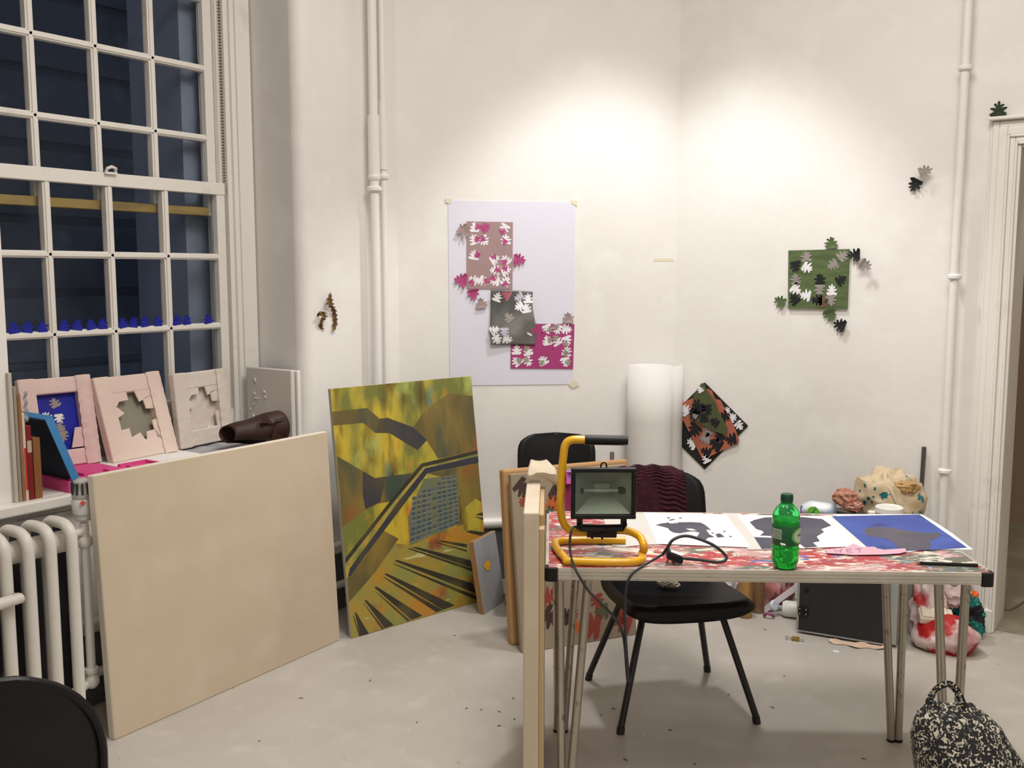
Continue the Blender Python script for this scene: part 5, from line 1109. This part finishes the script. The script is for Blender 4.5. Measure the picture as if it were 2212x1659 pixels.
q0 = fl(1565, 1330); b = MB(loc(q0)); b.lathe([(.035, 0), (.036, .004), (.034, .007), (.030, .008)], q0, 24); tag(b.build('jar_lid', mat('green_lid', (.03, .13, .04), .4), M=Matrix.Translation(q0), smooth=True), 'green-edged lid on the floor behind the black chair seat', 'lid')
q0 = fl(1578, 1312) + V((0, 0, 0)); b = MB(loc(q0)); b.blob(q0 + V((0, 0, .07)), (.055, .04, .11), 14, .5, 2.6, nu=36, nv=24, flatbase=0, ridge=True); tag(b.build('crumpled_wrapper', mat('red_white_wrapper', (.62, .58, .60), .4, layers=[((.40, .03, .04), 9, .5, .56), ((.05, .03, .06), 14, .6, .66)]), M=Matrix.Translation(q0), smooth=True), 'red and white crumpled wrapper left of the gold spray can', 'wrapper')
q0 = fl(1708, 1295); b = MB(loc(q0)); b.blob(q0 + V((-.02, 0, .05)), (.03, .03, .07), 24, .6, 3, nu=30, nv=20, flatbase=0, ridge=True); tag(b.build('dark_cloth', mat('dark_brown_cloth', (.05, .03, .03), .9, layers=[((.30, .24, .16), 8, .6, .68)]), M=Matrix.Translation(q0), smooth=True), 'dark crumpled cloth between the plank and the black case', 'cloth')
# padlock
q0 = fl(1716, 1383); t = thing('padlock', 'brass padlock with open shackle and keys lying on the floor', 'padlock', q0); Rz = Matrix.Rotation(math.radians(10), 3, 'Z')
b = MB(); b.box((.004, 0, .007), (.030, .024, .013), 0, Rz); b.build('lock_body', mat('brass', (.35, .21, .06), .4, .7), t, bevel=.002)
b = MB(); b.tube(arc([Rz @ V((-.010, .008, .007)), Rz @ V((-.034, .008, .009)), Rz @ V((-.034, -.008, .009)), Rz @ V((-.014, -.008, .007))], .008), .0026, 8); b.build('shackle', mat('chrome', (.6, .58, .55), .25, .9), t, smooth=True)
b = MB(); b.tube([Rz @ V((.020, .0, .004)), Rz @ V((.040, -.004, .004))], .003, 6, flat=.5); b.lathe([(.007, .0), (.007, .003)], Rz @ V((.030, .006, .0)), 14); b.build('key', mat('chrome', (.6, .58, .55)), t)
# beige cloth on the floor
pts = [(1790, 1383), (1800, 1377), (1822, 1376), (1842, 1381), (1870, 1383), (1895, 1386), (1919, 1393), (1921, 1400), (1905, 1399), (1885, 1396), (1862, 1394), (1845, 1399), (1822, 1400), (1806, 1394)]
A_ = fl(1790, 1384); e1 = fl(1921, 1400) - A_
n_d = V((-e1.y, e1.x, 0)).normalized() * -.05
b = MB(loc(A_)); b.grid(lambda u, v: A_ + e1 * (u * 1.0) - n_d * .15 + n_d * v * (.55 + .5 * math.sin(u * 3.3) + .18 * math.sin(u * 17)) + Z * (.003 + .010 * max(0, math.sin(u * 14 + v * 2)) * (1 - abs(v - .4))), 40, 10)
tag(b.build('beige_cloth', mat('beige_cloth', (.62, .46, .34), .85), M=Matrix.Translation(A_), smooth=True, solid=.002), 'beige cloth poking out on the floor from below the black case', 'cloth')
q0 = fl(1806, 1408); b = MB(loc(q0)); b.slab([q0 + V((.014 * math.cos(a), .009 * math.sin(a), .002)) for a in (0, 1.2, 2.4, 3.4, 4.6, 5.5)], Z, .0015); tag(b.build('paper_scrap', paper_m, M=Matrix.Translation(q0)), 'tiny white paper scrap on the floor in front of the black case', 'paper scrap')
# plastic carrier bag with packet
q0 = fl(2032, 1405)
rb_ = mat('red_plastic_film', (.40, .010, .010), .45, layers=[((.62, .48, .47), 4.2, .54, .57, (1, 1, 1), 5), ((.28, .008, .008), 6, .5, .7, (1, 1, 1), 2)], bump=.002, bscale=25)
wb_ = mat('pinkish_white_film', (.66, .54, .54), .3, layers=[((.45, .03, .03), 3.6, .54, .60, (1, 1, 1), 3), ((.50, .36, .38), 8, .5, .7)], bump=.003, bscale=22)
t = thing('carrier_bag', 'red and white plastic carrier bag slumped open on the floor under the table right end', 'plastic bag', q0)
b = MB(); b.blob((.005, .03, .05), (.125, .11, .085), 31, .22, 1.3, nu=44, nv=30, flatbase=0); b.build('bag_base', rb_, t, smooth=True)
b = MB(); b.blob((-.075, .11, .15), (.065, .07, .19), 35, .35, 1.6, nu=44, nv=34, flatbase=0, ridge=True); b.blob((-.01, .15, .23), (.08, .05, .08), 38, .4, 1.6, nu=40, nv=28, ridge=True); b.build('bag_side', wb_, t, smooth=True)
q1_ = fl(2010, 1398) + V((0, .0, .115))
b = MB(); Rk = Matrix.Rotation(.25, 3, 'X') @ Matrix.Rotation(.12, 3, 'Y') @ Matrix.Rotation(math.radians(20), 3, 'Z'); b.box((0, 0, 0), (.13, .085, .030), 0, Rk); b.box((-.004, -.01, .017), (.10, .07, .012), 0, Rk)
t = thing('food_packet', 'pale crumpled food packet with a yellow stripe lying on the red carrier bag', 'packet', q1_ + V((.01, .02, .01))); b.build('packet_body', mat('pale_packet', (.66, .58, .47), .5, bump=.003, bscale=40), t, bevel=.008, seg=3)
b = MB(); b.box(Rk @ V((.035, 0, .0155)), (.012, .088, .004), 0, Rk); b.box(Rk @ V((.030, -.044, .0)), (.012, .003, .03), 0, Rk); b.build('yellow_stripe', mat('packet_yellow', (.62, .46, .02), .5), t)
# teal ruffled garment
q0 = V((-.705, 4.285, 0)); tf = mat('teal_black_fabric', (.006, .008, .009), .6, layers=[((.01, .20, .18), 20, .50, .56, (1, 1, 1), 1), ((.03, .42, .36), 34, .60, .64, (1, 1, 1), 2)], bump=.006, bscale=26)
b = MB(loc(q0)); b.blob(q0 + V((-.01, 0, .07)), (.080, .05, .105), 41, .30, 2.2, nu=60, nv=40, flatbase=.0, ridge=True); tag(b.build('ruffled_garment', tf, M=Matrix.Translation(q0), smooth=True), 'black garment with teal ruffles heaped by the door frame foot', 'garment')
q1_ = onpl(2106, 1286, V((0, 1, 0)), q0 + V((0, .02, 0))); b = MB(); b.blob((0, 0, 0), (.014, .010, .018), 4, .4, 3, nu=20, nv=14); tag(b.build('orange_flower', mat('orange_fabric', (.85, .14, .02), .6), M=Matrix.Translation(q1_), smooth=True), 'bright orange scrap on top of the teal ruffled garment', 'scrap')
q0 = fl(2143, 1352); b = MB(loc(q0)); b.blob(q0 + V((0, -.008, .006)), (.012, .009, .008), 4, .4, 3, nu=16, nv=10, flatbase=0); tag(b.build('grey_pebble', mat('grey_lump', (.10, .10, .12), .8), M=Matrix.Translation(q0), smooth=True), 'small grey lump on the floor at the foot of the door frame', 'lump')
# hall cable
q0 = onz(2165, 1312); b = MB(loc(q0)); b.tube(smoothpts([onz(2163, 1314, .006), onz(2180, 1318, .006), onz(2198, 1310, .006), onz(2225, 1292, .006), onz(2260, 1280, .006)], 5), .005, 8); tag(b.build('hall_cable', mat('brown_cable', (.16, .11, .07), .5), M=Matrix.Translation(q0), smooth=True), 'brown cable lying on the floor beyond the doorway', 'cable')
# crumbs
b = MB(); rnd = random.Random(11)
for x_, y_ in ((1108, 1508), (1112, 1553), (1078, 1537), (1078, 1567), (650, 1508), (982, 1372), (1226, 1450), (1298, 1545), (1326, 1530), (1448, 1577), (1694, 1460), (1604, 1480), (1574, 1500), (1866, 1638), (1668, 1528), (2046, 1395), (1652, 1360), (1500, 1650), (1352, 1640), (800, 1470), (900, 1560), (560, 1600), (1008, 1530), (1040, 1533)):
    p = onz(x_, y_, .0015); a = rnd.uniform(0, 6); e = V((math.cos(a), math.sin(a), 0)) * rnd.uniform(.004, .010); b.tube([p - e, p + e.cross(Z) * .3, p + e], [.0012, .0022, .0008], 5, flat=.5)
o = b.build('floor_crumbs', mat('crumb_dark', (.10, .06, .04), .9)); tag(o, 'scattered small dark crumbs and shavings on the studio floor', 'debris'); o['kind'] = 'stuff'
# ================================================================== patterned bag, near right
bwm = bpy.data.materials.new('black_cream_print'); bwm.use_nodes = True; nt = bwm.node_tree; bs2 = nt.nodes['Principled BSDF']; bs2.inputs['Roughness'].default_value = .85
tc = nt.nodes.new('ShaderNodeTexCoord'); vn = nt.nodes.new('ShaderNodeTexNoise'); vn.inputs['Scale'].default_value = 105; vn.inputs['Detail'].default_value = 2.5; vn.inputs['Distortion'].default_value = 1.2
nt.links.new(tc.outputs['Object'], vn.inputs['Vector']); cr = nt.nodes.new('ShaderNodeValToRGB'); cr.color_ramp.interpolation = 'CONSTANT'; cr.color_ramp.elements[0].color = lin((.008, .008, .010)); cr.color_ramp.elements[1].position = .555; cr.color_ramp.elements[1].color = lin((.50, .46, .36))
nt.links.new(vn.outputs['Fac'], cr.inputs[0]); nt.links.new(cr.outputs[0], bs2.inputs['Base Color'])
kb_ = 2.20
rows = [(1522, 2004, 2100), (1528, 1996, 2110), (1540, 1983, 2128), (1568, 1975, 2160), (1590, 1971, 2172), (1612, 1972, 2186), (1655, 1980, 2214), (1700, 1988, 2236), (1760, 1996, 2245), (1840, 2002, 2250)]
pr_ = [(onf(l_, y_, kb_), onf(r2, y_, kb_)) for y_, l_, r2 in rows]
zmin = pr_[-1][0].z; q0 = V(((pr_[5][0].x + pr_[5][1].x) / 2, (pr_[5][0].y + pr_[5][1].y) / 2, 0))
bl, br = onf(2004, 1840, kb_), onf(2250, 1840, kb_); bl.z = br.z = .004; bl2, br2 = bl.copy(), br.copy(); bl2.z = br2.z = .05
pr_ = pr_ + [(bl2, br2), (bl, br)]
dep = [.012, .026, .045, .07, .085, .10, .12, .13, .135, .135, .13, .10]
t = thing('patterned_bag', 'soft black bag with cream mottled print and a loop handle at the table right end', 'bag', q0)
def bgf(u, v):
    s = v * (len(pr_) - 1); i = min(int(s), len(pr_) - 2); f = s - i; a_, c_ = pr_[i][0].lerp(pr_[i + 1][0], f), pr_[i][1].lerp(pr_[i + 1][1], f); d_ = dep[i] * (1 - f) + dep[i + 1] * f
    ph = u * 2 * math.pi; m_ = (a_ + c_) / 2; h_ = (c_ - a_) / 2
    fold = 1 + .10 * math.sin(ph * 5 + v * 7) * v + .06 * math.sin(ph * 11 + 2 * v)
    return m_ + h_ * math.cos(ph) * (1 if abs(math.cos(ph)) > .8 else 1) + FWH * math.sin(ph) * d_ * fold + Z * (.004 * math.sin(ph * 7) * (v < .1))
b = MB(loc(q0)); b.grid(bgf, 64, 44)
n0 = len(b.v); b.f.append(list(range(0, 64))); b.m.append(0)
b.build('bag_body', bwm, t, smooth=True)
b = MB(loc(q0)); hd = smoothpts([onf(x_, y_, kb_ - .01) for x_, y_ in ((2002, 1535), (2008, 1512), (2020, 1492), (2036, 1480), (2050, 1478), (2062, 1486), (2072, 1502), (2079, 1518), (2084, 1532))], 5)
vsn = []
for i, p in enumerate(hd):
    tt = (hd[min(i + 1, len(hd) - 1)] - hd[max(i - 1, 0)]).normalized(); sdn = tt.cross(FWH).normalized(); w_ = .0085
    vsn += [p - sdn * w_, p + FWH * .004, p + sdn * w_, p - FWH * .004]
b.add(vsn, [(i * 4 + k, i * 4 + (k + 1) % 4, (i + 1) * 4 + (k + 1) % 4, (i + 1) * 4 + k) for i in range(len(hd) - 1) for k in range(4)]); b.build('handle', bwm, t, smooth=True)
for x0, x1, yt in ((2004, 2030, 1516), (2046, 2078, 1520)):
    b = MB(loc(q0)); b.blob(onf((x0 + x1) / 2, yt + 8, kb_), ((x1 - x0) * .00055, .014, .010), x0, .3, 2, nu=18, nv=12); b.build('gathered_top', bwm, t, smooth=True)
